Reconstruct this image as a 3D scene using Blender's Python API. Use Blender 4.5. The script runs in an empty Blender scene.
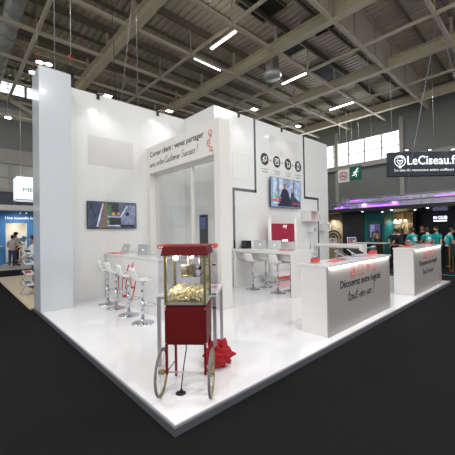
import bpy, bmesh, math, random
from mathutils import Vector, Matrix
random.seed(7)
S = bpy.context.scene
COL = S.collection
pi = math.pi

# ------------------------------------------------------------------ materials
def mat(name, col, rough=.5, metal=0., emit=None, es=0., noise=.05, nscale=6., spec=.5, bump=0., bscale=40., coat=0.):
    m = bpy.data.materials.new(name); m.use_nodes = True
    nt = m.node_tree; b = nt.nodes['Principled BSDF']
    b.inputs['Roughness'].default_value = rough
    b.inputs['Metallic'].default_value = metal
    b.inputs['Specular IOR Level'].default_value = spec
    b.inputs['Coat Weight'].default_value = coat
    b.inputs['Coat Roughness'].default_value = .04
    tc = nt.nodes.new('ShaderNodeTexCoord')
    nz = nt.nodes.new('ShaderNodeTexNoise'); nz.inputs['Scale'].default_value = nscale; nz.inputs['Detail'].default_value = 3
    nt.links.new(tc.outputs['Object'], nz.inputs['Vector'])
    mx = nt.nodes.new('ShaderNodeMix'); mx.data_type = 'RGBA'
    mx.inputs[6].default_value = (*[c*(1-noise) for c in col], 1)
    mx.inputs[7].default_value = (*[min(1, c*(1+noise)) for c in col], 1)
    nt.links.new(nz.outputs['Fac'], mx.inputs[0]); nt.links.new(mx.outputs[2], b.inputs['Base Color'])
    if bump:
        n2 = nt.nodes.new('ShaderNodeTexNoise'); n2.inputs['Scale'].default_value = bscale
        nt.links.new(tc.outputs['Object'], n2.inputs['Vector'])
        bp = nt.nodes.new('ShaderNodeBump'); bp.inputs['Strength'].default_value = bump; bp.inputs['Distance'].default_value = .01
        nt.links.new(n2.outputs['Fac'], bp.inputs['Height']); nt.links.new(bp.outputs['Normal'], b.inputs['Normal'])
    if emit:
        b.inputs['Emission Color'].default_value = (*emit, 1); b.inputs['Emission Strength'].default_value = es
    return m
def lin(r, g, b):
    f = lambda c: (c/255/12.92) if c/255 <= .04045 else ((c/255+.055)/1.055)**2.4
    return (f(r), f(g), f(b))
def glassmat(name, tint=(1, 1, 1), refl=.12, rough=.0):
    m = bpy.data.materials.new(name); m.use_nodes = True; nt = m.node_tree; nt.nodes.clear()
    o = nt.nodes.new('ShaderNodeOutputMaterial'); t = nt.nodes.new('ShaderNodeBsdfTransparent'); t.inputs[0].default_value = (*tint, 1)
    g = nt.nodes.new('ShaderNodeBsdfGlossy'); g.inputs['Roughness'].default_value = rough
    ge = nt.nodes.new('ShaderNodeNewGeometry'); dp = nt.nodes.new('ShaderNodeVectorMath'); dp.operation = 'DOT_PRODUCT'
    nt.links.new(ge.outputs['Normal'], dp.inputs[0]); nt.links.new(ge.outputs['Incoming'], dp.inputs[1])
    def mth(op, a, b_=None):
        q = nt.nodes.new('ShaderNodeMath'); q.operation = op
        if isinstance(a, float): q.inputs[0].default_value = a
        else: nt.links.new(a, q.inputs[0])
        if b_ is not None:
            if isinstance(b_, float): q.inputs[1].default_value = b_
            else: nt.links.new(b_, q.inputs[1])
        return q.outputs[0]
    ca = mth('ABSOLUTE', dp.outputs['Value']); sch = mth('POWER', mth('SUBTRACT', 1.0, ca), 5.0)
    ad = mth('ADD', mth('MULTIPLY', sch, .45), refl*.3)
    mx = nt.nodes.new('ShaderNodeMixShader'); nt.links.new(ad, mx.inputs[0])
    nt.links.new(t.outputs[0], mx.inputs[1]); nt.links.new(g.outputs[0], mx.inputs[2]); nt.links.new(mx.outputs[0], o.inputs[0])
    return m
M = {}
M['white'] = mat('white laminate', lin(232, 231, 229), .22, noise=.01, coat=.3)
M['tower'] = mat('glossy white panel with shade in colour', lin(208, 212, 217), .16, noise=.01, coat=.35)  # dimmer light away from the wall spots is mixed into this colour
M['white_wall'] = mat('glossy white wall panel', lin(233, 233, 232), .16, noise=.01, coat=.35)
M['cream'] = mat('warm white panel', lin(232, 229, 222), .4, noise=.01)
M['floor_white'] = mat('glossy white floor', lin(246, 246, 248), .1, noise=.01, coat=.5)
M['patch'] = mat('pale grey film', lin(216, 215, 212), .5, noise=.01)
M['edge'] = mat('brushed aluminium edge', lin(112, 116, 122), .45, .5, noise=.1)
M['carpet'] = mat('black carpet', lin(29, 29, 30), .95, noise=.35, nscale=90, bump=.5, bscale=300, spec=.1)
M['wood'] = mat('pale wood floor', lin(214, 196, 165), .4, noise=.12, nscale=3)
M['mirror'] = mat('dark mirrored strip', lin(120, 122, 126), .2, .85, noise=.05)
M['grey'] = mat('graphic grey', lin(62, 62, 64), .6)
M['black'] = mat('black plastic', lin(18, 18, 20), .35)
M['red'] = mat('red print', lin(222, 62, 54), .5)
M['red_flat'] = mat('pale red print', lin(214, 78, 70), .5)
M['cart'] = mat('dark red enamel', lin(100, 10, 13), .55, noise=.06, spec=.25)
M['cartred'] = mat('red enamel', lin(128, 14, 22), .3, noise=.06)
M['brass'] = mat('aged brass trim', lin(140, 130, 72), .35, .6, noise=.1)
M['chrome'] = mat('chrome', lin(205, 208, 214), .12, 1., noise=.02)
M['steel'] = mat('brushed steel', lin(205, 203, 196), .3, .75, noise=.06)
M['alu'] = mat('lilac grey metal', lin(176, 172, 184), .35, .4, noise=.03)
M['silver'] = mat('silver laptop', lin(196, 198, 200), .3, .6, noise=.02)
M['tyre'] = mat('grey rubber tyre', lin(120, 118, 116), .7)
M['pop2'] = mat('white popcorn', lin(252, 244, 222), .8, noise=.08, nscale=60)
M['pop'] = mat('popcorn', lin(244, 222, 150), .8, noise=.12, nscale=60)
M['bag'] = mat('red fabric', lin(168, 14, 30), .75, noise=.15, nscale=14)
M['led'] = mat('white led', (1, 1, 1), .5, emit=(1, .98, .95), es=9)
M['tube'] = mat('lit tube', (1, 1, 1), .5, emit=(1, .97, .9), es=10)
M['bulb'] = mat('warm bulb', (1, 1, 1), .5, emit=(1, .85, .6), es=12)
M['floodled'] = mat('flood led', (1, 1, 1), .5, emit=(1, .98, .94), es=9)
M['beam'] = mat('beige painted steel', lin(206, 196, 168), .6, noise=.06, nscale=2)
M['tubebeam'] = mat('grey beige steel', lin(196, 186, 164), .6, noise=.06, nscale=2)
M['purlin'] = mat('dark steel purlin', lin(112, 106, 90), .7)
M['deck'] = mat('corrugated deck', lin(190, 182, 162), .6, .1, noise=.1, nscale=1.5)
M['girder'] = mat('grey girder web', lin(176, 168, 152), .65, noise=.06)
M['hall'] = mat('grey cladding', lin(138, 139, 137), .7, noise=.06, nscale=.8)
M['hall_dark'] = mat('slate panels', lin(92, 96, 104), .7)
M['ledge'] = mat('pale ledge', lin(176, 173, 164), .7)
M['duct'] = mat('galvanised duct', lin(186, 186, 182), .55, .4, noise=.04, nscale=2)
M['sky_win'] = mat('daylit window', (1, 1, 1), .3, emit=(.88, .95, 1), es=2.2)
M['office_win'] = mat('office glazing', lin(150, 150, 140), .15, emit=(.6, .62, .55), es=.12)
M['dark'] = mat('dark void panel', lin(22, 22, 22), .8)
M['blue'] = mat('blue booth wall', lin(70, 134, 190), .6)
M['text_white'] = mat('white lettering', lin(240, 240, 240), .5, emit=(1, 1, 1), es=.5)
M['signface'] = mat('lit white sign face', lin(238, 246, 250), .4, emit=(.85, .95, 1), es=.75)
M['signtext'] = mat('blue grey lettering', lin(90, 130, 156), .5)
M['navy'] = mat('navy sign', lin(28, 34, 50), .4)
M['navywall'] = mat('navy booth wall', lin(26, 30, 44), .4)
M['teal'] = mat('teal wall', lin(0, 120, 116), .5)
M['tealcloth'] = mat('teal polo fabric', lin(0, 150, 150), .85, noise=.12)
M['tealline'] = mat('teal floor strip', lin(30, 150, 165), .5)
M['slat'] = mat('pale wooden slats', lin(186, 164, 130), .6, noise=.12)
M['gold'] = mat('brass tube', lin(150, 122, 66), .35, .7)
M['truss'] = mat('aluminium truss', lin(180, 180, 186), .35, .8)
M['foil'] = mat('crinkled silver foil', lin(205, 200, 215), .25, .9, noise=.3, nscale=3, bump=1., bscale=6)
M['purple'] = mat('purple led bar', (.5, .1, 1), .5, emit=(.42, .1, 1), es=4)
M['neon'] = mat('lilac neon letters', (.8, .8, 1), .5, emit=(.62, .6, 1), es=3.)
M['amber'] = mat('amber bulb', (1, .8, .5), .5, emit=(1, .72, .35), es=14)
M['green'] = mat('green exit sign', lin(0, 96, 78), .6)
M['signwhite'] = mat('white sign board', lin(222, 222, 220), .5)
M['burgundy'] = mat('burgundy screen', lin(150, 30, 58), .5, emit=lin(150, 30, 58), es=.12)
M['pinkbox'] = mat('pinkish lining', lin(206, 176, 174), .5)
M['greybox'] = mat('grey lining', lin(170, 168, 170), .5)
M['jar'] = glassmat('clear jar', (.93, .95, .96), .2)
M['glass'] = glassmat('window glass', (.95, .96, .96), .12)
M['acrylic'] = glassmat('clear acrylic', (.97, .965, .985), .15)
M['skin'] = mat('skin', lin(196, 150, 124), .6, noise=.05)
M['skin2'] = mat('darker skin', lin(120, 82, 62), .6, noise=.05)
M['hair'] = mat('dark hair', lin(30, 24, 22), .6, noise=.2, nscale=30)
M['hairbrown'] = mat('brown hair', lin(62, 42, 30), .6, noise=.2, nscale=30)
M['jeans'] = mat('blue jeans', lin(46, 66, 96), .85, noise=.12, nscale=20)
M['navycloth'] = mat('navy trousers', lin(26, 32, 50), .85)
M['blackcloth'] = mat('black fabric', lin(22, 22, 24), .9)
M['greycloth'] = mat('heather grey shirt', lin(168, 164, 162), .9)
M['whitecloth'] = mat('white shirt', lin(228, 230, 234), .9)
M['shoe'] = mat('shoe leather', lin(36, 32, 30), .6)
M['paleshoe'] = mat('pale sandal', lin(190, 160, 130), .6)
M['eye'] = mat('eye', lin(24, 20, 18), .3)
M['paper'] = mat('printed paper', lin(226, 226, 228), .6, noise=.1, nscale=30)
_em = {}
def scr(c, s, name):
    m = mat(name, (.02, .02, .02), .25, emit=c, es=s, noise=0); nt = m.node_tree
    tc = nt.nodes.new('ShaderNodeTexCoord'); nz = nt.nodes.new('ShaderNodeTexNoise'); nz.inputs['Scale'].default_value = 9; nz.inputs['Detail'].default_value = 4
    nt.links.new(tc.outputs['Object'], nz.inputs['Vector'])
    mr = nt.nodes.new('ShaderNodeMapRange'); mr.inputs[1].default_value = .3; mr.inputs[2].default_value = .7; mr.inputs[3].default_value = s*.6; mr.inputs[4].default_value = s*1.35
    nt.links.new(nz.outputs['Fac'], mr.inputs[0]); nt.links.new(mr.outputs[0], nt.nodes['Principled BSDF'].inputs['Emission Strength'])
    return m
def EM(r, g, b, s=.9):
    k = (r, g, b, s)
    if k not in _em:
        c = lin(r, g, b); _em[k] = scr(c, s, 'screen colour %d %d %d' % (r, g, b))
    return _em[k]

# ------------------------------------------------------------------ mesh builder
class MB:
    def __init__(s): s.v = []; s.f = []; s.mi = []; s.m = 0; s.mats = []; s.sm = []; s.smooth = False
    def use(s, m):
        if m not in s.mats: s.mats.append(m)
        s.m = s.mats.index(m); return s
    def face(s, idx): s.f.append(tuple(idx)); s.mi.append(s.m); s.sm.append(s.smooth)
    def add(s, vs, fs, sm=False):
        b = len(s.v); s.v += [Vector(v) for v in vs]
        for f in fs: s.f.append(tuple(b+i for i in f)); s.mi.append(s.m); s.sm.append(sm)
        return s
    def box(s, x0, x1, y0, y1, z0, z1, rot=None, org=None):
        vs = [(x0, y0, z0), (x1, y0, z0), (x1, y1, z0), (x0, y1, z0), (x0, y0, z1), (x1, y0, z1), (x1, y1, z1), (x0, y1, z1)]
        vs = [Vector(v) for v in vs]
        if rot is not None:
            o = Vector(org or (0, 0, 0)); vs = [rot @ (v-o)+o for v in vs]
        return s.add(vs, [(0, 3, 2, 1), (4, 5, 6, 7), (0, 1, 5, 4), (1, 2, 6, 5), (2, 3, 7, 6), (3, 0, 4, 7)])
    def cyl(s, p, q, r, n=12, r2=None, cap=True):
        p, q = Vector(p), Vector(q); r2 = r if r2 is None else r2
        d = (q-p).normalized(); a = d.orthogonal().normalized(); c = d.cross(a)
        vs = []
        for k in range(n):
            t = 2*pi*k/n; e = a*math.cos(t)+c*math.sin(t); vs.append(p+e*r); vs.append(q+e*r2)
        fs = [(2*k, 2*((k+1) % n), 2*((k+1) % n)+1, 2*k+1) for k in range(n)]
        s.add(vs, fs, True)
        if cap:
            b = len(s.v)-2*n
            s.face([b+2*k for k in range(n)][::-1]); s.face([b+2*k+1 for k in range(n)])
            s.sm[-1] = s.sm[-2] = False
        return s
    def path(s, pts, r, n=8, closed=False):
        pts = [Vector(p) for p in pts]; L = len(pts); ref = None; rings = []
        for i in range(L):
            if closed: d = pts[(i+1) % L]-pts[i-1]
            else: d = pts[min(i+1, L-1)]-pts[max(i-1, 0)]
            d.normalize()
            if ref is None: ref = d.orthogonal().normalized()
            a = (ref-d*ref.dot(d)).normalized(); ref = a; c = d.cross(a)
            rings.append([pts[i]+(a*math.cos(2*pi*k/n)+c*math.sin(2*pi*k/n))*r for k in range(n)])
        vs = [v for g in rings for v in g]; fs = []
        for i in range(L if closed else L-1):
            j = (i+1) % L
            for k in range(n): fs.append((i*n+k, i*n+(k+1) % n, j*n+(k+1) % n, j*n+k))
        if not closed: fs.append(tuple(range(n))[::-1]); fs.append(tuple((L-1)*n+k for k in range(n)))
        return s.add(vs, fs, True)
    def lathe(s, prof, c=(0, 0, 0), n=24, axis='Z'):
        c = Vector(c); vs = []; fs = []; L = len(prof)
        for k in range(n):
            t = 2*pi*k/n
            for r, z in prof:
                if axis == 'Z': vs.append(c+Vector((r*math.cos(t), r*math.sin(t), z)))
                elif axis == 'X': vs.append(c+Vector((z, r*math.cos(t), r*math.sin(t))))
                else: vs.append(c+Vector((r*math.sin(t), z, r*math.cos(t))))
        for k in range(n):
            j = (k+1) % n
            for i in range(L-1): fs.append((k*L+i, j*L+i, j*L+i+1, k*L+i+1))
        return s.add(vs, fs, True)
    def ball(s, c, r, n=12, m=8, sc=(1, 1, 1), fn=None):
        prof = []; c = Vector(c); vs = [c+Vector((0, 0, -r*sc[2]))]; fs = []
        for i in range(1, m):
            ph = -pi/2+pi*i/m
            for k in range(n):
                t = 2*pi*k/n; d = Vector((math.cos(ph)*math.cos(t), math.cos(ph)*math.sin(t), math.sin(ph)))
                rr = r*(fn(d) if fn else 1); vs.append(c+Vector((d.x*sc[0], d.y*sc[1], d.z*sc[2]))*rr)
        vs.append(c+Vector((0, 0, r*sc[2])))
        for k in range(n): fs.append((0, 1+(k+1) % n, 1+k))
        for i in range(m-2):
            for k in range(n): fs.append((1+i*n+k, 1+i*n+(k+1) % n, 1+(i+1)*n+(k+1) % n, 1+(i+1)*n+k))
        e = len(vs)-1; b = 1+(m-2)*n
        for k in range(n): fs.append((b+k, b+(k+1) % n, e))
        return s.add(vs, fs, True)
    def poly(s, pts, n, th):                      # planar polygon pts (3d) extruded by n*th
        n = Vector(n).normalized()*th; pts = [Vector(p) for p in pts]; L = len(pts)
        nn = Vector((0, 0, 0))
        for i in range(L): nn += (pts[i]-pts[0]).cross(pts[(i+1) % L]-pts[0])
        if nn.dot(n) < 0: pts = pts[::-1]
        vs = pts+[p+n for p in pts]
        fs = [tuple(range(L))[::-1], tuple(range(L, 2*L))]+[(i, (i+1) % L, L+(i+1) % L, L+i) for i in range(L)]
        return s.add(vs, fs)
    def ribbon(s, pts, fr, w, th=.003):           # strokes on a plane frame (o,ux,uz,n)
        o, ux, uz, n = fr
        for a, b in zip(pts[:-1], pts[1:]):
            a = Vector(a); b = Vector(b); d = b-a
            if d.length < 1e-6: continue
            d.normalize(); a2 = a-d*w*.35; b2 = b+d*w*.35; pr = Vector((-d.y, d.x))*w/2
            q = [a2-pr, b2-pr, b2+pr, a2+pr]
            s.poly([o+ux*p.x+uz*p.y for p in q], n, th)
        return s
    def build(s, name, m, parent=None, bevel=0, local=False):
        me = bpy.data.meshes.new(name)
        vs = s.v
        if parent is not None and not local:
            root = parent
            while root.parent: root = root.parent
            inv = Matrix.LocRotScale(root.location, root.rotation_euler, None).inverted()
            vs = [inv @ v for v in vs]
        me.from_pydata([tuple(v) for v in vs], [], s.f)
        for mm in (s.mats or [m]): me.materials.append(mm)
        me.polygons.foreach_set('material_index', s.mi); me.polygons.foreach_set('use_smooth', s.sm)
        me.update()
        o = bpy.data.objects.new(name, me); COL.objects.link(o)
        if parent is not None: o.parent = parent
        if bevel:
            b = o.modifiers.new('b', 'BEVEL'); b.width = bevel; b.segments = 2; b.limit_method = 'ANGLE'
            b.harden_normals = False
        return o
def B(m=None):
    b = MB()
    if m is not None: b.use(m)
    return b
def tag(o, label=None, cat=None, group=None, kind=None):
    if label: o['label'] = label
    if cat: o['category'] = cat
    if group: o['group'] = group
    if kind: o['kind'] = kind
    return o
def thing(name, label, cat, loc=(0, 0, 0), rz=0., group=None):
    o = bpy.data.objects.new(name, None); COL.objects.link(o); o.empty_display_size = .2
    o.location = loc; o.rotation_euler = (0, 0, rz)
    return tag(o, label, cat, group)
def copy_tree(o, parent=None):
    c = o.copy(); COL.objects.link(c)
    if parent is not None: c.parent = parent
    for ch in list(o.children): copy_tree(ch, c)
    return c
def struct(name, b, m): return tag(b.build(name, m), kind='structure')
V = Vector
def FY(x, y, z): return (V((x, y, z)), V((1, 0, 0)), V((0, 0, 1)), V((0, -1, 0)))    # faces -Y
def FX(x, y, z): return (V((x, y, z)), V((0, -1, 0)), V((0, 0, 1)), V((-1, 0, 0)))   # faces -X
def frame_dir(o, d):                                                              # text runs along d
    d = V(d).normalized(); return (V(o), d, V((0, 0, 1)), d.cross(V((0, 0, 1))))
def text(name, body, fr, w, h, m, parent=None, bold=0., shear=0., th=.004, cap=None):
    """mesh lettering, lower-left of baseline at the frame origin; w,h = target size of the bounding box"""
    cu = bpy.data.curves.new('t', 'FONT'); cu.body = body; cu.size = 1; cu.offset = bold; cu.shear = shear; cu.resolution_u = 3
    to = bpy.data.objects.new('t', cu); COL.objects.link(to)
    dg = bpy.context.evaluated_depsgraph_get(); dg.update()
    me = bpy.data.meshes.new_from_object(to.evaluated_get(dg))
    bpy.data.objects.remove(to); bpy.data.curves.remove(cu)
    xs = [v.co.x for v in me.vertices]; ys = [v.co.y for v in me.vertices]
    x0, x1, y0, y1 = min(xs), max(xs), min(ys), max(ys)
    sx = w/(x1-x0); sy = (h/(y1-y0)) if h else sx
    o, ux, uz, n = fr
    b = MB(); b.use(m)
    P = [o+ux*(v.co.x-x0)*sx+uz*(v.co.y-y0)*sy+n*th for v in me.vertices]
    fs = []
    for p in me.polygons:
        idx = list(p.vertices); q = [P[i] for i in idx]; nn = V((0, 0, 0))
        for i in range(len(q)): nn += (q[i]-q[0]).cross(q[(i+1) % len(q)]-q[0])
        fs.append(idx if nn.dot(n) > 0 else idx[::-1])
    b.add(P, fs)
    # side walls give the letters thickness
    bpy.data.meshes.remove(me)
    ob = b.build(name, m, parent)
    sd = ob.modifiers.new('s', 'SOLIDIFY'); sd.thickness = th*.9; sd.offset = -1
    return ob
def circle_pts(r, n=16, a0=0, a1=2*pi): return [(r*math.cos(a0+(a1-a0)*i/n), r*math.sin(a0+(a1-a0)*i/n)) for i in range(n+1)]
def shift(pts, dx, dy, s=1.): return [(p[0]*s+dx, p[1]*s+dy) for p in pts]

GL = {'a': (.5, [[(.4, .4), (.2, .5), (.05, .3), (.1, .05), (.3, .05), (.42, .45), (.42, .1), (.5, 0)]]), 'v': (.4, [[(0, .5), (.15, 0), (.35, .5)]]),
 'e': (.42, [[(.05, .22), (.35, .3), (.25, .5), (.08, .35), (.1, .05), (.3, 0), (.42, .12)]]), 'c': (.42, [[(.35, .4), (.2, .5), (.05, .3), (.1, .05), (.3, 0), (.42, .1)]]),
 'n': (.48, [[(.05, .5), (.05, 0), (.12, .35), (.3, .5), (.36, .35), (.36, .05), (.45, 0)]]), 'o': (.45, [[(.2, .5), (.05, .3), (.1, .03), (.28, .03), (.38, .3), (.2, .5), (.45, .42)]]),
 't': (.36, [[(.2, .95), (.12, .1), (.22, 0), (.35, .08)], [(0, .6), (.35, .62)]]), 'r': (.33, [[(.05, .5), (.08, 0), (.12, .35), (.32, .5)]]),
 'u': (.48, [[(.03, .5), (.05, .1), (.2, 0), (.35, .4), (.36, .5), (.36, .08), (.46, 0)]]), 's': (.38, [[(.35, .45), (.15, .5), (.1, .35), (.3, .18), (.22, 0), (.02, .05)]]),
 'm': (.72, [[(.05, .5), (.05, 0), (.1, .35), (.24, .5), (.3, .35), (.3, 0), (.36, .35), (.52, .5), (.58, .35), (.58, .05), (.68, 0)]]),
 'C': (.62, [[(.6, .8), (.4, 1.05), (.1, .7), (.1, .15), (.35, -.05), (.6, .15)]]), 'S': (.6, [[(.55, .9), (.3, 1.05), (.15, .75), (.45, .4), (.35, 0), (.05, .05)]]),
 '-': (.38, [[(.04, .25), (.32, .28)]]), '!': (.25, [[(.15, 1.1), (.08, .3)], [(.05, .06), (.06, 0)]]), ' ': (.3, [])}
def script(name, body, fr, w, h, sw, m, parent, slant=.25):
    tot = sum(GL[c][0] for c in body); sx = w/tot; b = B(m); x = 0
    for c in body:
        for st in GL[c][1]: b.ribbon([((x+p[0]+slant*p[1]*h/sx*.5)*sx, p[1]*h) for p in st], fr, sw, .003)
        x += GL[c][0]
    return b.build(name, m, parent)

# ------------------------------------------------------------------ camera
cam = bpy.data.cameras.new('camera'); co = bpy.data.objects.new('camera', cam); COL.objects.link(co)
yaw, pitch, roll = .8271, .0126, -.0166
F = V((math.cos(yaw)*math.cos(pitch), math.sin(yaw)*math.cos(pitch), math.sin(pitch)))
R = V((math.sin(yaw), -math.cos(yaw), 0)); U = R.cross(F)
R2 = R*math.cos(roll)+U*math.sin(roll); U2 = U*math.cos(roll)-R*math.sin(roll)
rm = Matrix((R2, U2, -F)).transposed()
co.matrix_world = Matrix.Translation((-1.407, -2.24, 1.67)) @ rm.to_4x4()
cam.sensor_width = 36; cam.lens = 36*301.26/455; cam.clip_end = 200
S.camera = co
GZ = -.088          # hall floor level; the booth platform's top is z = 0

# ------------------------------------------------------------------ the hall
struct('floor', B().box(-14, 24.9, -12, 22.7, GZ-.1, GZ), M['carpet'])
# deck with real corrugation, ribs along Y
b = B(M['deck']); x = -12.; prof = []
while x < 24.7:
    prof += [(x, 12.1), (x+.16, 12.1), (x+.2, 12.17), (x+.3, 12.17)]; x += .34
vs = []; fs = []
for (px, pz) in prof: vs += [(px, -9, pz), (px, 22.6, pz)]
for i in range(len(prof)-1): fs.append((2*i, 2*i+1, 2*i+3, 2*i+2))
b.add(vs, fs)
b.add([(-12, -9, 12.2), (24.9, -9, 12.2), (24.9, 22.6, 12.2), (-12, 22.6, 12.2)], [(0, 1, 2, 3)])
struct('ceiling', b, M['deck'])
TY = [.94+2.98*k for k in range(-2, 8)]
IX = [-1.55, 4.45, 10.45, 16.3, 22.3]; TX = [1.4, 7.45, 13.3, 19.3]
n = 0
def trim(b, m):
    global n
    n += 1; return struct('trim_%d' % n, b, m)
for y in TY:
    trim(B().box(-11, 24.7, y-.07, y+.07, 10.42, 10.56), M['tubebeam'])
    trim(B().box(-11, 24.7, y-.05, y+.05, 11.75, 12.09), M['purlin'])
for y in TY[:-1]:
    trim(B().box(-11, 24.7, y+1.45, y+1.53, 11.95, 12.09), M['purlin'])
for x in IX:
    b = B(); b.box(x-.17, x+.17, -8, 22.5, 10.4, 10.45); b.box(x-.02, x+.02, -8, 22.5, 10.45, 10.9); b.box(x-.17, x+.17, -8, 22.5, 10.9, 10.95)
    trim(b, M['beam'])
    b = B()
    for y in TY: b.box(x-.05, x+.05, y-.05, y+.05, 10.95, 11.8)
    trim(b, M['tubebeam'])
for x in TX:
    trim(B().cyl((x, -8, 10.5), (x, 22.5, 10.5), .085, 10), M['tubebeam'])
    b = B()
    for y in TY: b.cyl((x, y, 10.5), (x, y, 11.8), .03, 6)
    trim(b, M['tubebeam'])
b = B(); b.box(7.2, 24.7, 3.8, 3.86, 10.56, 12.1)
for k in range(8): b.box(7.6+k*2.3, 7.66+k*2.3, 3.72, 3.8, 10.56, 12.05)
b.box(7.2, 24.7, 3.72, 4.0, 11.98, 12.1)
trim(b, M['girder'])
# side wall with clerestory (faces -X)
b = B(M['hall'])
b.box(24.7, 24.9, -12, 22.6, GZ, 7.1); b.box(24.7, 24.9, -12, 5.9, 7.1, 12.2); b.box(24.7, 24.9, 5.9, 22.6, 9.45, 12.2)
for k in range(34): b.box(24.66, 24.7, -12, 22.6, .1+k*.21, .1+k*.21+.12)
for k in range(22): b.box(24.66, 24.7, -12, 5.8, 7.6+k*.21, 7.6+k*.21+.12)
struct('wall_right', b, M['hall'])
b = B(M['sky_win']); b.box(24.8, 24.85, 5.9, 22.6, 7.1, 9.45)
w = struct('window_1', b, M['sky_win'])
b = B()
for k in range(13): b.box(24.66, 24.8, 5.9+k*1.39-.04, 5.9+k*1.39+.04, 7.1, 9.45)
b.box(24.66, 24.8, 5.9, 22.6, 8.3, 8.35); b.box(24.66, 24.8, 5.9, 22.6, 7.7, 7.73); b.box(24.66, 24.8, 5.9, 22.6, 8.85, 8.88)
b.build('window_frame', M['ledge'], w)
trim(B().box(24.3, 24.66, -12, 22.6, 6.95, 7.35), M['ledge'])
for y in (11.1, 5.75, .3): trim(B().box(24.45, 24.66, y-.14, y+.14, GZ, 10.4), M['ledge'])
# far wall (faces -Y)
b = B(M['hall_dark'])
b.box(-12, 24.9, 22.5, 22.7, GZ, 4.65)
b.use(M['ledge']).box(-12, 24.9, 22.4, 22.7, 4.55, 4.75); b.box(-12, 24.9, 22.35, 22.7, 6.45, 7.4)
b.use(M['hall']).box(-12, 24.9, 22.5, 22.7, 7.4, 9.4); b.use(M['ledge']).box(-12, 24.9, 22.3, 22.7, 9.4, 10.1)
b.use(M['hall']).box(-12, 24.9, 22.5, 22.7, 10.1, 11.2)
for k in range(30): b.box(-12+k*1.25, -11.94+k*1.25, 22.44, 22.5, GZ, 4.55)
struct('wall_back', b, M['hall_dark'])
w = struct('window_2', B().box(-12, 24.9, 22.55, 22.6, 11.2, 12.1), M['sky_win'])
b = B()
for k in range(16): b.box(-12+k*2.4, -11.85+k*2.4, 22.45, 22.55, 11.2, 12.1)
for z in (11.5, 11.8): b.box(-12, 24.9, 22.48, 22.55, z, z+.03)
b.build('window_frame', M['ledge'], w)
w = struct('window_3', B().box(-12, 24.9, 22.55, 22.6, 4.75, 6.45), M['office_win'])
b = B()
for k in range(25): b.box(-12+k*1.5, -11.9+k*1.5, 22.4, 22.55, 4.75, 6.45)
b.box(-12, 24.9, 22.45, 22.55, 5.5, 5.58)
b.build('window_frame', M['ledge'], w)
# braces and lattice near the far wall
trim(B().cyl((-1.5, 21.8, 12), (5.5, 21.8, 8.6), .14, 10), M['tubebeam'])
trim(B().cyl((-4, 20.6, 9.1), (8, 20.6, 9.1), .09, 8), M['beam'])
trim(B().cyl((-4, 17, 11.9), (8, 17, 11.9), .22, 12), M['beam'])
for y0 in (15.7, 16.4):
    trim(B().cyl((-6, y0, 11.4), (24, y0, 11.4), .07, 8), M['tubebeam'])

# roof services
d = thing('air_duct', 'round galvanised air duct running under the roof at the far left', 'duct', (.6, 15, 10.8))
b = B(M['duct'])
for k in range(14):
    y = 8.2+k; b.cyl((.62, y, 11.25), (.62, y+.97, 11.25), .34, 20); b.cyl((.62, y+.94, 11.25), (.62, y+1.0, 11.25), .36, 20)
b.build('duct_body', M['duct'], d)
for y in (9, 12, 15, 18, 21): B().box(.6, .64, y, y+.05, 11.5, 12.1).build('hanger_strap', M['steel'], d)
def batten(x0, x1, y0, y1, label, z=10.3):
    cx, cy = (x0+x1)/2, (y0+y1)/2
    t = thing('ceiling_light', label, 'ceiling light', (cx, cy, z), 0, 'linear ceiling lights')
    B().box(x0-.03, x1+.03, y0-.03, y1+.03, z+.04, z+.12).build('housing', M['ledge'], t)
    B().box(x0, x1, y0, y1, z, z+.04).build('diffuser', M['tube'], t)
    return cx, cy, x1-x0, y1-y0, z
LB = [batten(7.67, 7.77, 6.95, 8.6, 'bright linear light nearest the top centre of the roof grid'),
      batten(7.6, 9.3, 9.76, 9.8, 'thin linear light lying along a cross beam left of the centre'),
      batten(13.03, 13.13, 6.9, 8.5, 'bright linear light right of the grey roof ventilator'),
      batten(18.77, 18.89, 6.9, 8.6, 'bright linear light nearest the clerestory windows'),
      ]
# high bay lamps on the left
for i, (x, y, z, l) in enumerate([(2.15, 16.3, 10.9, 'upper high bay lamp above the white tower'), (2.55, 16.2, 10.9, 'high bay lamp touching the corner of the white tower top'),
                                (2.0, 17.3, 10.7, 'middle high bay lamp left of the white tower'), (1.7, 19.2, 10.6, 'lowest high bay lamp left of the white tower'),
                                (1.12, 19.5, 8.6, 'small lamp under the lattice near the far wall')]):
    t = thing('high_bay_lamp', l, 'ceiling light', (x, y, z), 0, 'high bay lamps at the far left')
    B().lathe([(.02, .3), (.05, .22), (.2, .1), (.22, 0), (.0, 0.02)], (x, y, z), 16).build('reflector', M['steel'], t)
    B().lathe([(0, -.03), (.17, -.02), (.17, .01), (0, .01)], (x, y, z), 16).build('lens', M['floodled'], t)
    B().cyl((x, y, z+.3), (x, y, 12.1), .012, 6).build('rod', M['steel'], t)
for x, y, z, l in [(3.25, 6.95, 10.95, 'white dome sensor under the roof at the upper left'), (6.6, 7.4, 11.5, 'small white dome sensor near the top centre of the roof')]:
    t = thing('ceiling_sensor', l, 'sensor', (x, y, z)); 
    B().ball((x, y, z), .17, 14, 8, (1, 1, 1.1)).build('dome', M['signwhite'], t)
    B().cyl((x, y, z+.1), (x, y, 12.1), .02, 6).build('stem', M['steel'], t)
t = thing('roof_ventilator', 'grey ventilator hanging by a roof grid crossing, above the white wall', 'ventilator', (10.45, 7.3, 9.7))
B().lathe([(.0, .1), (.42, .12), (.5, .28), (.42, .46), (.15, .5)], (11.4, 7.9, 9.75), 20).build('bowl', M['duct'], t)
b = B()
for s in (-.3, .3): b.box(11.4+s-.02, 11.4+s+.02, 7.7, 8.1, 10.2, 11.3)
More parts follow.
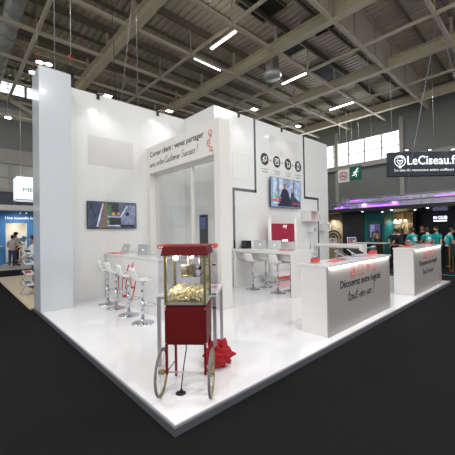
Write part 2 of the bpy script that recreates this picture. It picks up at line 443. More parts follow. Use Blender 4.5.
b.poly([(11.1, 7.9, 10.2), (11.3, 7.9, 11.2), (11.45, 7.9, 10.2)], (0, 1, 0), .05); b.poly([(11.5, 7.9, 10.2), (11.75, 7.9, 10.9), (11.8, 7.9, 10.2)], (0, 1, 0), .05)
b.build('flap', M['duct'], t)
# dark roof hatches
for x0, x1, y0, y1, l in [(8.2, 10.0, 6.0, 7.3, 'dark roof hatch near the top centre light'), (11.5, 13.4, 7.0, 8.2, 'dark roof hatch above the ventilator'),
                        (11.6, 13.0, 4.6, 6.1, 'dark roof hatch beside the deep girder'), (15.6, 18, 7.0, 8.4, 'dark roof hatch towards the clerestory windows')]:
    t = thing('roof_hatch', l, 'hatch', ((x0+x1)/2, (y0+y1)/2, 12.0), 0, 'dark roof hatches')
    B().box(x0, x1, y0, y1, 12.0, 12.09).build('panel', M['dark'], t)
    b = B(); b.box(x0-.06, x0, y0, y1, 11.96, 12.09); b.box(x1, x1+.06, y0, y1, 11.96, 12.09); b.box(x0-.06, x1+.06, y0-.06, y0, 11.96, 12.09); b.box(x0-.06, x1+.06, y1, y1+.06, 11.96, 12.09)
    b.build('rim', M['purlin'], t)

# ------------------------------------------------------------------ booth platform
t = thing('booth_platform', 'raised glossy white booth floor with grey metal edge on black carpet', 'platform', (5, 2.5, GZ))
b = B(); b.box(0.02, 10.08, .02, 5.88, -.02, 0); b.box(10.08, 10.48, 4.2, 5.88, -.02, 0)
b.build('floor_top', M['floor_white'], t)
b = B(); b.box(0, 10.1, 0, 5.9, GZ, -.02); b.box(10.1, 10.5, 4.18, 5.9, GZ, -.02)
b.build('edge_trim', M['edge'], t)
b = B(M['alu']); b.box(0, 10.1, 0, .02, -.02, 0); b.box(0, .02, .02, 5.9, -.02, 0)
b.build('top_nosing', M['alu'], t)

WH = 5.3
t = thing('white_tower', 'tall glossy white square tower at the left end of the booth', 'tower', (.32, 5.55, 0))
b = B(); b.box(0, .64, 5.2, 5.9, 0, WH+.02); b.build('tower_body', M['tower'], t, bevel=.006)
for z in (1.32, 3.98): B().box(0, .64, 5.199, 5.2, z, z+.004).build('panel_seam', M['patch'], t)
# back wall
t = thing('partition_wall', 'tall glossy white back wall carrying the left television', 'wall panel', (2.4, 5.85, 0), 0, None)
B().box(.64, 4.26, 5.8, 5.9, 0, WH).build('wall_panel', M['white_wall'], t)
B().box(1.19, 2.4, 5.794, 5.8, 3.45, 4.2).build('blank_patch', M['patch'], t)
for x in (1.64, 2.64, 3.64): B().box(x-.001, x+.001, 5.7985, 5.8, 0, WH).build('panel_seam', M['patch'], t)
# storage block: main wall and return
t = thing('partition_wall', 'tall white wall with black line pattern carrying the right television', 'wall panel', (7.3, 4.35, 0))
b = B(); b.box(4.16, 10.47, 4.3, 4.4, 0, WH); b.build('wall_panel', M['white_wall'], t)
B().box(6.62, 8.26, 4.294, 4.3, 4.27, 4.95).build('blank_patch', M['patch'], t)
s = .045
def strip(b, x0, x1, z0, z1): b.box(x0, x1, 4.296, 4.3, z0, z1)
b = B(); strip(b, 5.87-s, 5.87+s, 2.93, WH); strip(b, 4.88-s, 5.87+s, 2.9, 2.99); strip(b, 4.88-s, 4.88+s, 0, 2.9)
b.build('mirror_strip', M['mirror'], t)
b = B(); strip(b, 8.69-s, 8.69+s, 2.93, WH); strip(b, 8.69-s, 9.65+s, 2.88, 2.97); strip(b, 9.65-s, 9.65+s, 0, 2.88)
b.build('mirror_strip', M['mirror'], t)
for (x0, x1, z0, z1) in ((4.85, 5.57, 3.26, 4.06), (8.92, 9.72, 3.26, 4.1)):
    b = B(); q = .012
    b.box(x0, x1, 4.297, 4.3, z0, z0+q); b.box(x0, x1, 4.297, 4.3, z1-q, z1); b.box(x0, x0+q, 4.297, 4.3, z0, z1); b.box(x1-q, x1, 4.297, 4.3, z0, z1)
    b.build('panel_outline', M['patch'], t)
icx = [6.35, 7.0, 7.65, 8.28]; iz = 4.07
sub = ['un logiciel', 'un terminal', 'une boutique', 'une application']
for i, x in enumerate(icx):
    fr = FY(x, 4.3, iz)
    pts = [fr[0]+V((.205*math.cos(a), 0, .205*math.sin(a))) for a in [2*pi*k/28 for k in range(28)]]
    c = B().poly(pts, (0, -1, 0), .006).build('icon_disc', M['grey'], t)
    fr = FY(x, 4.293, iz); b = B(M['text_white'])
    if i == 0: L = [[(-.12, -.08), (.02, -.08), (.02, -.02)], [(-.09, -.06), (-.05, .07), (.1, .09), (.1, -.03), (-.03, -.03), (-.05, .07)], [(-.12, 0), (-.02, .02)]]
    elif i == 1: L = [[(-.1, -.09), (-.1, .1), (.1, .1), (.1, -.09), (-.1, -.09)], [(-.05, -.03), (0, .05), (.05, -.03)], [(-.06, .06), (.06, .06)]]
    elif i == 2: L = [[(-.11, .1), (-.07, .08), (-.03, -.05), (.08, -.05), (.1, .06), (-.05, .06)], shift(circle_pts(.015, 6), -.02, -.09), shift(circle_pts(.015, 6), .06, -.09)]
    else: L = [[(-.055, -.11), (-.055, .12), (.055, .12), (.055, -.11), (-.055, -.11)], [(-.055, -.06), (.055, -.06)], [(-.055, .07), (.055, .07)]]
    for l in L: b.ribbon(l, fr, .014, .002)
    b.build('icon_symbol', M['text_white'], c)
    for k, wd in enumerate((.36, .26)):
        text('caption', sub[i] if k == 0 else 'intuitif', FY(x-wd/2, 4.3, iz-.36-.09*k), wd, .05, M['grey'], t, th=.003)
    if i < 3: B().poly([(x+.28, 4.3, iz-.045), (x+.28, 4.3, iz+.045), (x+.37, 4.3, iz)], (0, -1, 0), .004).build('arrow', M['red'], t)
t = thing('partition_wall', 'tall white side wall seen through the glass of the meeting corner', 'wall panel', (4.2, 5, 0))
B().box(4.16, 4.26, 4.4, 5.8, 0, WH).build('wall_panel', M['white_wall'], t)
t = thing('partition_wall', 'white end wall closing the storage block at the right', 'wall panel', (10.4, 5, 0))
B().box(10.37, 10.47, 4.4, 5.9, 0, WH).build('wall_panel', M['white_wall'], t)

# glazed partition with header
t = thing('glazed_partition', 'white glazed partition with lettered header above the meeting corner', 'partition', (2.97, 4.2, 0))
PX, PT = 2.82, 4.12
b = B(); b.box(PX, 3.12, 2.56, 2.76, 0, PT); b.build('end_column', M['cream'], t, bevel=.004)
b = B(); b.box(PX, 3.12, 2.76, 5.8, 3.36, PT); b.build('header', M['cream'], t)
b = B(); b.box(PX, 3.12, 5.62, 5.8, 0, 3.36); b.build('wall_post', M['cream'], t)
b = B(); b.box(2.98, 3.06, 2.76, 5.62, 0, 1.0); b.build('lower_panel', M['cream'], t)
b = B(); b.box(2.98, 3.05, 3.78, 3.84, 1.0, 3.36); b.build('mullion', M['cream'], t)
b = B(); b.box(2.97, 3.06, 2.76, 5.62, 3.3, 3.36); b.box(2.97, 3.06, 2.76, 5.62, 1.0, 1.05); b.build('glazing_rail', M['cream'], t)
for y0, y1 in ((2.76, 3.78), (3.84, 5.62)): B().box(3.01, 3.018, y0, y1, 1.05, 3.3).build('glass_pane', M['glass'], t)
text('header_lettering', 'Corner client : venez partager', FX(PX, 5.58, 3.77), 2.48, .19, M['grey'], t, bold=.012)
script('header_lettering', 'avec notre Customer Success !', FX(PX, 5.62, 3.53), 2.3, .17, .014, M['grey'], t)
b = B(M['red']); fr = FX(PX, 2.95, 3.42)
for l in ([(.02, .45), (.08, .5), (.14, .46), (.1, .4), (.04, .38), (.02, .45)], [(.1, .4), (.12, .33), (.06, .3)], [(.04, .3), (-.03, .26), (-.04, .18), (.02, .15), (.07, .2), (.05, .27), (.0, .28)],
          [(.02, .15), (.07, .1), (.04, .04), (.1, .02), (.14, .09), (.08, .14)], [(.1, .02), (.16, .04), (.17, -.02)], [(.06, .35), (.13, .38)], [(-.02, .22), (.05, .22)]): b.ribbon(l, fr, .016, .003)
b.build('red_doodle', M['red'], t)

# televisions
def tv(name, label, x0, x1, z0, z1, ywall, shapes, depth=.07):
    t = thing('television', label, 'television', ((x0+x1)/2, ywall-.04, z0), 0)
    y = ywall-depth
    b = B(); b.box(x0, x1, y, y+.03, z0, z1); b.build('bezel', M['black'], t, bevel=.004)
    b = B(); b.box(x0+.25, x1-.25, y+.03, ywall-.001, z0+.12, z1-.12); b.build('wall_bracket', M['black'], t)
    w, h = x1-x0-.03, z1-z0-.03; X, Z = x0+.015, z0+.015
    b = B()
    for i, (m, pts) in enumerate(shapes):
        b.use(m); yy = y-.0006*(i+1)
        b.poly([(X+p[0]*w, yy, Z+p[1]*h) for p in pts], (0, -1, 0), .0005)
    b.build('screen', M['black'], t)
    return t
full = [(0, 0), (1, 0), (1, 1), (0, 1)]
def rc(x0, y0, x1, y1): return [(x0, y0), (x1, y0), (x1, y1), (x0, y1)]
tv('television', 'wide flat television on the left white wall showing an office seen from above', 1.13, 2.45, 1.79, 2.5, 5.7985, [
    (EM(88, 98, 128), full), (EM(54, 64, 92), [(0, 0), (.2, 0), (.28, 1), (.0, 1)]), (EM(116, 96, 88), [(.22, 0), (.38, 0), (.4, 1), (.3, 1)]),
    (EM(196, 204, 232), [(.15, 0), (.19, 0), (.31, .95), (.28, .95)]), (EM(50, 52, 60), rc(.38, .55, .62, .98)), (EM(60, 120, 70), rc(.38, .55, .46, .9)),
    (EM(190, 150, 70), rc(.47, .5, .54, .62)), (EM(190, 150, 70), rc(.58, .52, .64, .62)), (EM(160, 168, 190), rc(.38, .42, .66, .47)), (EM(40, 42, 52), rc(.42, .1, .66, .4)),
    (EM(120, 190, 90), rc(.37, .2, .41, .3)), (EM(128, 136, 168), [(.68, .1), (.98, .08), (.98, .9), (.82, .9), (.66, .45)]), (EM(220, 226, 245), [(.64, .45), (.67, .45), (.82, .9), (.79, .9)]),
    (EM(24, 26, 40), [(.8+.045*math.cos(a), .56+.08*math.sin(a)) for a in [2*pi*k/12 for k in range(12)]]), (EM(30, 32, 44), rc(.66, .02, .95, .14)), (EM(225, 225, 235), rc(.38, .08, .64, .12)),
    (EM(30, 34, 56), [(.02, .95), (.06, .95), (.16, .45), (.14, .4)]), (EM(44, 46, 70), rc(0, 0, .2, .06))])
tv('television', 'flat television on the right white wall showing a seated person in dark clothes', 6.5, 8.27, 2.47, 3.49, 4.2955, [
    (EM(150, 172, 206), full), (EM(196, 212, 232), rc(.08, .2, .2, 1)), (EM(120, 138, 172), rc(.2, .3, .25, 1)), (EM(206, 216, 232), rc(.27, .35, .38, 1)), (EM(190, 200, 226), rc(.6, .3, .72, 1)),
    (EM(110, 120, 160), rc(.72, .3, .76, .95)), (EM(176, 190, 220), rc(.8, .3, .96, .95)), (EM(130, 180, 90), rc(.12, .2, .2, .42)),
    (EM(60, 66, 84), [(.6, .1), (.66, .55), (.72, .58), (.78, .4), (.98, .2), (.98, .02), (.6, .02)]),
    (EM(196, 150, 140), [(.68+.04*math.cos(a), .62+.08*math.sin(a)) for a in [2*pi*k/12 for k in range(12)]]),
    (EM(26, 32, 58), [(.2, .02), (.26, .3), (.36, .62), (.44, .68), (.54, .6), (.62, .3), (.66, .02)]),
    (EM(168, 120, 116), [(.45+.055*math.cos(a), .76+.1*math.sin(a)) for a in [2*pi*k/14 for k in range(14)]]),
    (EM(168, 120, 116), rc(.24, .28, .32, .36)), (EM(210, 70, 96), rc(.04, .2, .3, .25)), (EM(210, 70, 96), rc(.7, .12, .96, .17)), (EM(230, 230, 240), rc(.06, .12, .26, .15))], .1)
t = thing('portrait_screen', 'narrow black upright screen on the side wall behind the glass', 'screen', (4.13, 4.85, 1.3))
B().box(4.1, 4.1598, 4.66, 4.99, 1.25, 2.17).build('casing', M['black'], t, bevel=.004)
B().box(4.096, 4.1, 4.69, 4.96, 1.75, 2.1).build('screen', EM(60, 80, 120), t)

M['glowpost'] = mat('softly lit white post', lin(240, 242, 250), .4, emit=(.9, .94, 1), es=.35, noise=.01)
# burgundy kiosk
t = thing('display_stand', 'white two post stand holding a burgundy poster by the right wall', 'display stand', (6.95, 4.0, 0))
for x in (6.18, 7.6):
    b = B(M['white']); b.cyl((x, 4.0, 0), (x, 4.0, 2.06), .06, 16); b.ball((x, 4.0, 2.06), .06, 16, 8); b.build('post', M['glowpost'], t)
b = B(); b.box(6.28, 7.5, 3.98, 4.02, 1.27, 1.9); b.build('poster_panel', M['burgundy'], t)
fr = FY(6.96, 3.98, 1.8); b = B(M['text_white'])
for l in ([(-.1, .02), (-.02, .04), (-.07, -.03), (.0, -.02)], [(.0, .05), (.05, -.01), (.1, .05), (.06, -.08)]): b.ribbon(l, fr, .02, .003)
b.build('poster_logo', M['text_white'], t)
b = B(M['signface']); b.box(6.8, 7.12, 3.975, 3.98, 1.29, 1.36); b.build('poster_label', M['signface'], t)
text('poster_lettering', 'merci', FY(6.8, 3.98, 1.6), .32, .04, M['red_flat'], t)
b = B(); b.box(6.1, 7.7, 3.75, 4.2, .04, .26); b.build('base', M['white'], t, bevel=.005)
b = B(M['red']); b.box(6.1, 7.7, 3.744, 3.75, 0.04, .18); b.build('base_front', M['red'], t)
b = B(); b.box(6.15, 7.65, 3.8, 4.15, 0, .04); b.build('plinth', M['white'], t)

# cube shelves
def cube(x0, x1, y0, z0, z1, lining, label):
    t = thing('cube_shelf', label, 'shelf', ((x0+x1)/2, 4.2, z0), 0, 'white cube shelves on the wall')
    q = .025; b = B()
    b.box(x0, x0+q, y0, 4.29, z0, z1); b.box(x1-q, x1, y0, 4.29, z0, z1); b.box(x0+q, x1-q, y0, 4.29, z0, z0+q); b.box(x0+q, x1-q, y0, 4.29, z1-q, z1)
    b.build('cube_frame', M['white'], t)
    B().box(x0+q, x1-q, 4.05, 4.29, z0+q, z1-q).build('lining', lining, t)
cube(8.45, 9.03, 3.89, 2.0, 2.4, M['pinkbox'], 'largest white cube shelf with pink inside, at the upper left')
cube(9.2, 9.42, 4.05, 2.02, 2.3, M['pinkbox'], 'narrow pink cube shelf right of the largest one')
cube(8.87, 9.12, 4.05, 1.58, 1.78, M['greybox'], 'small low cube shelf with grey inside')
cube(9.74, 9.98, 3.95, 1.62, 1.92, M['pinkbox'], 'rightmost white cube shelf at the wall end')

# spot arms over wall tops
def arm(base, tip, label):
    t = thing('arm_spotlight', label, 'spotlight', base, 0, 'spotlights on arms over the walls')
    bx, by, bz = base; d = V(tip)-V(base)
    B().box(bx-.04, bx+.04, by-.02, by+.06, bz-.12, bz+.02).build('clamp', M['black'], t)
    B().path([base, V(base)+V((0, 0, .05)), tip], .012, 8).build('arm', M['steel'], t)
    tp = V(tip); b = B(M['black']); b.box(tp.x-.1, tp.x+.1, tp.y-.07, tp.y+.07, tp.z, tp.z+.04); h = b.build('lamp_head', M['signwhite'], t)
    B().box(tp.x-.09, tp.x+.09, tp.y-.06, tp.y+.06, tp.z-.008, tp.z).build('lamp_lens', M['floodled'], t)
    l = bpy.data.lights.new('spot_lamp', 'SPOT'); l.energy = 20; l.spot_size = 2.3; l.spot_blend = .8; l.shadow_soft_size = .12; l.color = (1, .97, .93)
    lo = bpy.data.objects.new('spot_lamp', l); COL.objects.link(lo); lo.location = tp-V((0, 0, .03))
    lo.rotation_euler = (V((base[0], base[1]+.3, 1.5))-lo.location).to_track_quat('-Z', 'Y').to_euler()
arm((1.45, 5.8, 5.3), (1.5, 5.25, 5.1), 'white arm spotlight over the left television wall')
arm((5.15, 4.3, 5.3), (5.1, 3.6, 5.2), 'arm spotlight over the right wall, left of the round icons')
arm((7.3, 4.3, 5.3), (7.3, 3.6, 5.2), 'arm spotlight over the right wall, above the television')
arm((3.2, 5.8, 5.3), (3.3, 5.3, 5.2), 'added arm spotlight, unseen behind the header, brightening the glazed meeting corner')  # added out of sight behind the header to brighten the meeting corner

# ------------------------------------------------------------------ furniture
BH = 1.15
t = thing('bar_counter', 'long white bar counter with red handwritten logo behind the chrome stools', 'counter', (1.9, 4.2, 0))
b = B(); b.box(1.57, 2.35, 2.62, 5.78, BH-.04, BH); b.build('worktop', M['white'], t, bevel=.004)
b = B(); b.box(1.59, 1.63, 2.64, 5.78, 0, BH-.04); b.build('front_panel', M['white'], t)
b = B(); b.box(1.63, 2.3, 2.64, 2.68, 0, BH-.04); b.build('end_panel', M['white'], t)
b = B(); b.box(1.63, 2.3, 5.74, 5.78, 0, BH-.04); b.build('end_panel', M['white'], t)
b = B(M['red']); fr = FX(1.59, 4.97, .3)
for l, w in (([(0, 0), (.03, .3), (.05, .42)], .05), ([(-.08, .38), (.25, .44)], .045), ([(.22, .03), (.27, .3), (.42, .34)], .045), ([(.42, .1), (.46, .28), (.58, .3), (.6, .12), (.5, .06), (.42, .1)], .045),
             ([(.68, .34), (.72, .14), (.86, .16)], .045), ([(.98, .42), (.86, .1), (.74, -.14), (.7, -.1)], .05), ([(.25, -.12), (.55, -.08)], .07), ([(.5, .5), (.6, .62), (.66, .5)], .05), ([(.68, .48), (.82, .68)], .05)):
    b.ribbon(l, fr, w, .003)
b.build('red_logo', M['red'], t)

def make_stool(label, group):
    t = thing('bar_stool', label, 'bar stool', (0, 0, 0), 0, group)
    b = B(); b.lathe([(0, 0), (.205, 0), (.205, .012), (.12, .035), (.04, .06), (.035, .09), (0, .09)], n=28); b.build('base', M['chrome'], t, local=True)
    b = B(); b.cyl((0, 0, .05), (0, 0, .42), .03, 16); b.cyl((0, 0, .42), (0, 0, .78), .022, 16); b.build('pole', M['chrome'], t, local=True)
    b = B(); b.path([(0, .03, .34), (.06, .13, .33), (.16, .15, .33), (.22, .08, .33), (.22, -.08, .33), (.16, -.15, .33), (.06, -.13, .33), (0, -.03, .34)], .01, 8); b.cyl((0, 0, .31), (0, 0, .37), .036, 14)
    b.build('footrest', M['chrome'], t, local=True)
    b = B(); b.path([(.02, .02, .77), (.1, .14, .75), (.12, .22, .72)], .007, 6); b.build('lift_lever', M['chrome'], t, local=True)
    # moulded shell: seat curving up into a low back at -x
    nu, nv = 13, 9; vs = []; fs = []
    for i in range(nu):
        u = i/(nu-1)
        if u < .58: a = u/.58; x = .19-.33*a; z = .8-.012*math.sin(a*pi)+(.0 if a > .1 else -.02*(1-a*10))
        else: a = (u-.58)/.42; x = -.14-.05*math.sin(a*pi/2)-.04*a; z = .8+.245*a*a**.0*(a if a < .3 else a)+0
        hw = .19-.03*abs(u-.45)-(.05*max(0, u-.85)/.15)
        for j in range(nv):
            v = -1+2*j/(nv-1); vs.append((x+(.03*v*v if u > .5 else 0), hw*v, z+.02*v*v*(1 if u < .6 else .2)))
    for i in range(nu-1):
        for j in range(nv-1): fs.append((i*nv+j, (i+1)*nv+j, (i+1)*nv+j+1, i*nv+j+1))
    b = B(); b.add(vs, fs, True); o = b.build('seat_shell', M['white'], t, local=True)
    sd = o.modifiers.new('s', 'SOLIDIFY'); sd.thickness = .014; sd.offset = 0
    b = B()
    for i in range(3):
        for j in range(4):
            b.ball((-.158-.028*i, -.12+.08*j, .86+.06*i), .013, 8, 5, (.7, 1, 1))
    b.build('back_perforation', M['greybox'], t, local=True)
    B().cyl((0, 0, .765), (0, 0, .79), .07, 12).build('seat_plate', M['chrome'], t, local=True)
    return t
st = make_stool('x', 'bar stools along the counter under the left television')
pos = [(1.2, 2.94, 'white bar stool nearest the camera at the left bar, closest to the popcorn cart'), (1.25, 3.65, 'second white bar stool from the popcorn cart at the left bar'),
       (1.3, 4.39, 'third white bar stool from the popcorn cart at the left bar'), (1.32, 4.93, 'farthest white bar stool at the left bar, next to the back wall')]
for i, (x, y, l) in enumerate(pos):
    o = st if i == 0 else copy_tree(st)
    o.location = (x, y, 0); o.rotation_euler = (0, 0, random.uniform(-.15, .1)); o['label'] = l
for x, y, r, l in [(4.95, 3.64, 0, 'bar stool on the near side of the middle high table, by the wall'), (5.02, 2.8, 0, 'bar stool on the near side of the middle high table, at its open end'),
                   (5.5, 3.62, pi, 'bar stool on the far side of the middle high table, by the wall'), (5.5, 2.72, pi, 'bar stool on the far side of the middle high table, at its open end')]:
    o = copy_tree(st); o.location = (x, y, 0); o.rotation_euler = (0, 0, r+random.uniform(-.1, .1)); o['label'] = l; o['group'] = 'bar stools tucked under the middle high table'

def high_table(x0, x1, y0, y1, label, ap):
    t = thing('high_table', label, 'high table', ((x0+x1)/2, (y0+y1)/2, 0))
    b = B(); b.box(x0, x1, y0, y1, BH-.09, BH); b.build('table_top', M['white'], t, bevel=.004)
    b = B(); b.box(x0+.25*(x1-x0), x1-.25*(x1-x0), y0+.12, y1-.12, BH-.09-ap, BH-.09); b.build('apron', M['white'], t)
    b = B(); b.box(x0, x1, y0, y0+.12, 0, BH-.09); b.build('slab_leg', M['white'], t, bevel=.004)
    b = B(); b.box(x0, x1, y1-.12, y1, 0, BH-.09); b.build('slab_leg', M['white'], t, bevel=.004)
high_table(4.8, 5.65, 2.1, 4.27, 'white high table with slab legs in the middle, laptops on top', .2)
high_table(9.0, 9.36, 2.25, 4.27, 'white high table with slab legs behind the counters, tablets on top', .06)

# laptops
def laptop(loc, rz, label, ang=100, small=False, group='silver laptops'):
    t = thing('laptop', label, 'laptop', loc, rz, group)
    w, d = .37, .25
    b = B(); b.box(-w/2, w/2, -d/2, d/2, 0, .014); b.build('keyboard_base', M['silver'], t, bevel=.003, local=True)
    b = B(); b.box(-w/2+.03, w/2-.03, -.0, d/2-.03, .014, .016); b.build('keyboard', M['black'], t, local=True)
    r = Matrix.Rotation(math.radians(ang-90), 3, 'X')
    b = B(); b.box(-w/2, w/2, d/2-.008, d/2, .0, .25, r, (0, d/2, .012))
    b.build('lid', M['silver'], t, bevel=.002, local=True)
    b = B(); b.box(-w/2+.012, w/2-.012, d/2-.01, d/2-.008, .02, .22, r, (0, d/2, .012)); b.build('screen', EM(120, 130, 140), t, local=True)
    b = B(); b.box(-.018, .018, d/2, d/2+.001, .1, .14, r, (0, d/2, .012)); b.build('lid_emblem', M['text_white'], t, local=True)
    return t
# local +y is the lid side; lids face the stools (-x): rz=+90deg
laptop((2.06, 5.42, BH), pi/2+.1, 'silver laptop at the far end of the bar, nearest the left television', 112)
laptop((2.0, 4.3, BH), pi/2+.2, 'silver laptop in the middle of the bar', 100)
laptop((1.94, 3.33, BH), pi/2+.2, 'silver laptop at the near end of the bar, beside the popcorn cart canopy', 100)
laptop((5.35, 3.68, BH), 2.15, 'silver laptop on the middle high table, next to the black box', 100)
laptop((5.35, 3.12, BH), 2.0, 'silver laptop near the middle of the high table, in front of the burgundy poster', 104)
t = thing('black_box', 'black speaker box on the wall end of the middle high table', 'speaker', (5.2, 4.12, BH))
b = B(); b.box(5.1, 5.3, 3.99, 4.22, BH, BH+.23); b.build('casing', M['black'], t, bevel=.012)
b = B(); b.box(5.095, 5.1, 4.02, 4.19, BH+.05, BH+.19); b.build('grille', M['grey'], t)
c = B().path([(5.1, 4.18, BH+.03), (4.97, 4.2, BH+.01), (4.78, 4.18, BH-.05), (4.77, 4.05, .9), (4.76, 3.9, .82), (4.8, 3.7, .8), (4.84, 3.55, .78)], .006, 6).build('power_cable', M['grey'], None)
tag(c, 'grey cable hanging from the black box over the table edge', 'cable')
# papers / flyers
def flyer(x, y, z, rz, m, label, group, w=.15, d=.21, th=.006):
    b = B(m); r = Matrix.Rotation(rz, 3, 'Z'); b.box(x-w/2, x+w/2, y-d/2, y+d/2, z, z+th, r, (x, y, z))
    return tag(b.build('flyer', m), label, 'flyer', group)
flyer(1.75, 5.5, BH, .1, M['red_flat'], 'red flyer at the wall end of the left bar', 'flyers on the bar', .25, .4, .012)
flyer(5.0, 2.5, BH, .3, M['red_flat'], 'red flyer at the open end of the middle high table', 'flyers on the middle table', .2, .3)
flyer(5.15, 2.75, BH, -.2, M['red_flat'], 'red flyer beside the tilted laptop on the middle high table', 'flyers on the middle table')

# tablets on the farther high table
for i, (x, y, s, l) in enumerate([(9.15, 3.4, .25, 'tablet with a colour photo, left one on the far high table'), (9.15, 2.68, .32, 'tablet with a colour photo, right one on the far high table')]):
    t = thing('tablet', l, 'tablet', (x, y, BH), pi/2*0-.75, 'tablets on the far high table')
    h = s*.72; r = Matrix.Rotation(math.radians(-12), 3, 'X')
    b = B(); b.box(-s/2, s/2, -.006, .006, 0.005, h+.01, r, (0, 0, 0)); b.build('frame', M['silver'], t, local=True)
    b = B()
    for m, q in ((EM(90, 90, 110), rc(0, 0, 1, 1)), (EM(200, 70, 60), rc(.1, .1, .35, .6)), (EM(60, 90, 170), rc(.4, .3, .6, .8)), (EM(210, 170, 130), rc(.62, .1, .9, .5)), (EM(30, 30, 50), rc(.5, .05, .62, .4))):
        b.use(m); yy = -.0065-.0004*b.mats.index(m)
        b.poly([r @ V((-s/2+.02+p[0]*(s-.04), yy, .025+p[1]*(h-.035))) for p in q], (0, -1, 0), .0003)
    b.build('screen', M['black'], t, local=True)
    b = B(); b.box(-.05, .05, 0.0, .12, 0, .008); b.build('stand_foot', M['silver'], t, local=True)

# welcome counters with graphics
def counter(x0, x1, y0, y1, h, label, small_logo):
    t = thing('welcome_counter', label, 'counter', ((x0+x1)/2, (y0+y1)/2, 0))
    b = B(); b.box(x0-.012, x1+.012, y0-.035, y1+.012, h-.035, h); b.build('counter_top', M['white'], t, bevel=.003)
    b = B(); b.box(x0, x0+.04, y0+.02, y1, 0, h-.035); b.build('side_panel', M['white'], t, bevel=.003)
    b = B(); b.box(x1-.04, x1, y0+.02, y1, 0, h-.035); b.build('side_panel', M['white'], t, bevel=.003)
    b = B(); b.box(x0, x1, y0, y0+.02, 0.0, h-.035); b.build('front_panel', M['frontgrey'], t)
    b = B(); b.box(x0+.04, x1-.04, y0+.02, y1, 0, .05); b.build('plinth', M['white'], t)
    b = B(); b.box(x0+.04, x1-.04, y0+.2, y1-.02, .55, .57); b.build('inner_shelf', M['white'], t)
    b = B(); b.box(x0+.02, x1-.02, y0-.012, y0-.002, h-.041, h-.035); b.build('led_strip', M['led'], t)
    L = x1-x0; fy = y0
    a = x0+.42*L/2.68
    text('counter_lettering', 'Découvrez notre logiciel', FY(a, fy, .655), 1.72*L/2.68, .17, M['ink'], t, bold=.013)
    script('counter_lettering', 'tout-en-un !', FY(a+.25, fy, .46), 1.15*L/2.68, .17, .016, M['ink'], t)
    ix = x0+.8*L/2.68
    for i in range(4):
        fr = FY(ix+i*.31, fy, .86); b = B(M['red'])
        if i == 0: LL = [[(0, 0), (.17, 0), (.17, .07), (0, .07), (0, 0)], [(.03, .07), (.04, .17), (.14, .19), (.15, .07)], [(.05, .12), (.14, .13)], [(.05, .03), (.12, .03)]]
        elif i == 1: LL = [[(0, 0), (0, .18), (.18, .18), (.18, 0), (0, 0)], [(.08, .07), (.11, .09)]]
        elif i == 2: LL = [[(0, .19), (.03, .17), (.05, .07), (.15, .07), (.17, .15), (.04, .15)], [(.05, .12), (.16, .12)], [(.06, .02), (.08, .02)], [(.13, .02), (.15, .02)]]
        else: LL = [[(.02, 0), (.02, .22), (.11, .22), (.11, 0), (.02, 0)], [(.02, .03), (.11, .03)], [(.05, .2), (.08, .2)]]
        for l in LL: b.ribbon(l, fr, .009, .003)
        b.build('icon', M['red'], t)
    if small_logo:
        fr = FY(x1-.25, fy, .1); b = B(M['red'])
        for l in ([(0, .12), (.1, .16), (.02, .08)], [(0, 0), (.12, .03), (.14, .14)], [(.02, .04), (.08, .1), (.12, .04)]): b.ribbon(l, fr, .022, .003)
        b.build('corner_logo', M['red'], t)
    l = bpy.data.lights.new('led_glow', 'AREA'); l.shape = 'RECTANGLE'; l.size = L-.12; l.size_y = .012; l.energy = 5.5; l.color = (1, .98, .95)
    lo = bpy.data.objects.new('led_glow', l); COL.objects.link(lo); lo.location = ((x0+x1)/2, y0-.022, h-.044); lo.rotation_euler = (math.radians(30), 0, 0)
    return t
M['frontgrey'] = mat('light grey graphic panel', lin(160, 155, 151), .5, noise=.01)
M['ink'] = mat('black print', lin(40, 38, 38), .6)
counter(2.87, 5.43, .15, .63, 1.12, 'nearer white welcome counter with lit black lettering on its front', False)
counter(7.0, 9.55, .12, .6, 1.17, 'farther white welcome counter at the right, near the teal stand', True)
def jar(x, y, z, label, r=.06, h=.16):
    t = thing('candy_jar', label, 'jar', (x, y, z), 0, 'clear jars with red labels on the counters')
    B().lathe([(0, .003), (r, .003), (r, h*.75), (r*.8, h*.85), (r*.8, h)], (x, y, z), 20).build('glass_jar', M['jar'], t)
    B().lathe([(r+.002, h*.12), (r+.002, h*.5)], (x, y, z), 20).build('red_label', M['red_flat'], t)
    b = B(); b.lathe([(0, h+.025), (r*.5, h+.02), (r*.85, h), (0, h)], (x, y, z), 20); b.build('lid', M['alu'], t)
    B().lathe([(0, .005), (r*.9, .005), (r*.9, h*.35), (0, h*.42)], (x, y, z), 14).build('contents', M['white'], t)
jar(2.98, .44, 1.12, 'left jar of the pair at the left end of the nearer counter'); jar(3.13, .5, 1.12, 'right jar of the pair at the left end of the nearer counter')
jar(5.12, .38, 1.12, 'left jar of the pair at the right end of the nearer counter'); jar(5.38, .44, 1.12, 'right jar of the pair at the right end of the nearer counter')
jar(7.35, .36, 1.17, 'left jar of the pair on the left half of the farther counter'); jar(7.55, .4, 1.17, 'right jar of the pair on the left half of the farther counter')
jar(9.15, .36, 1.17, 'left jar of the pair at the right end of the farther counter', .07); jar(9.34, .4, 1.17, 'right jar of the pair at the right end of the farther counter', .07)
for i, (x, y, r, l) in enumerate([(3.45, .36, .2, 'leftmost red flyer on the nearer counter'), (3.7, .42, -.2, 'red flyer second from the left on the nearer counter'), (4.85, .4, .3, 'red flyer by the right jars of the nearer counter')]):
    flyer(x, y, 1.12, pi/2+r, M['red_flat'], l, 'red flyers on the nearer counter', .15, .24)
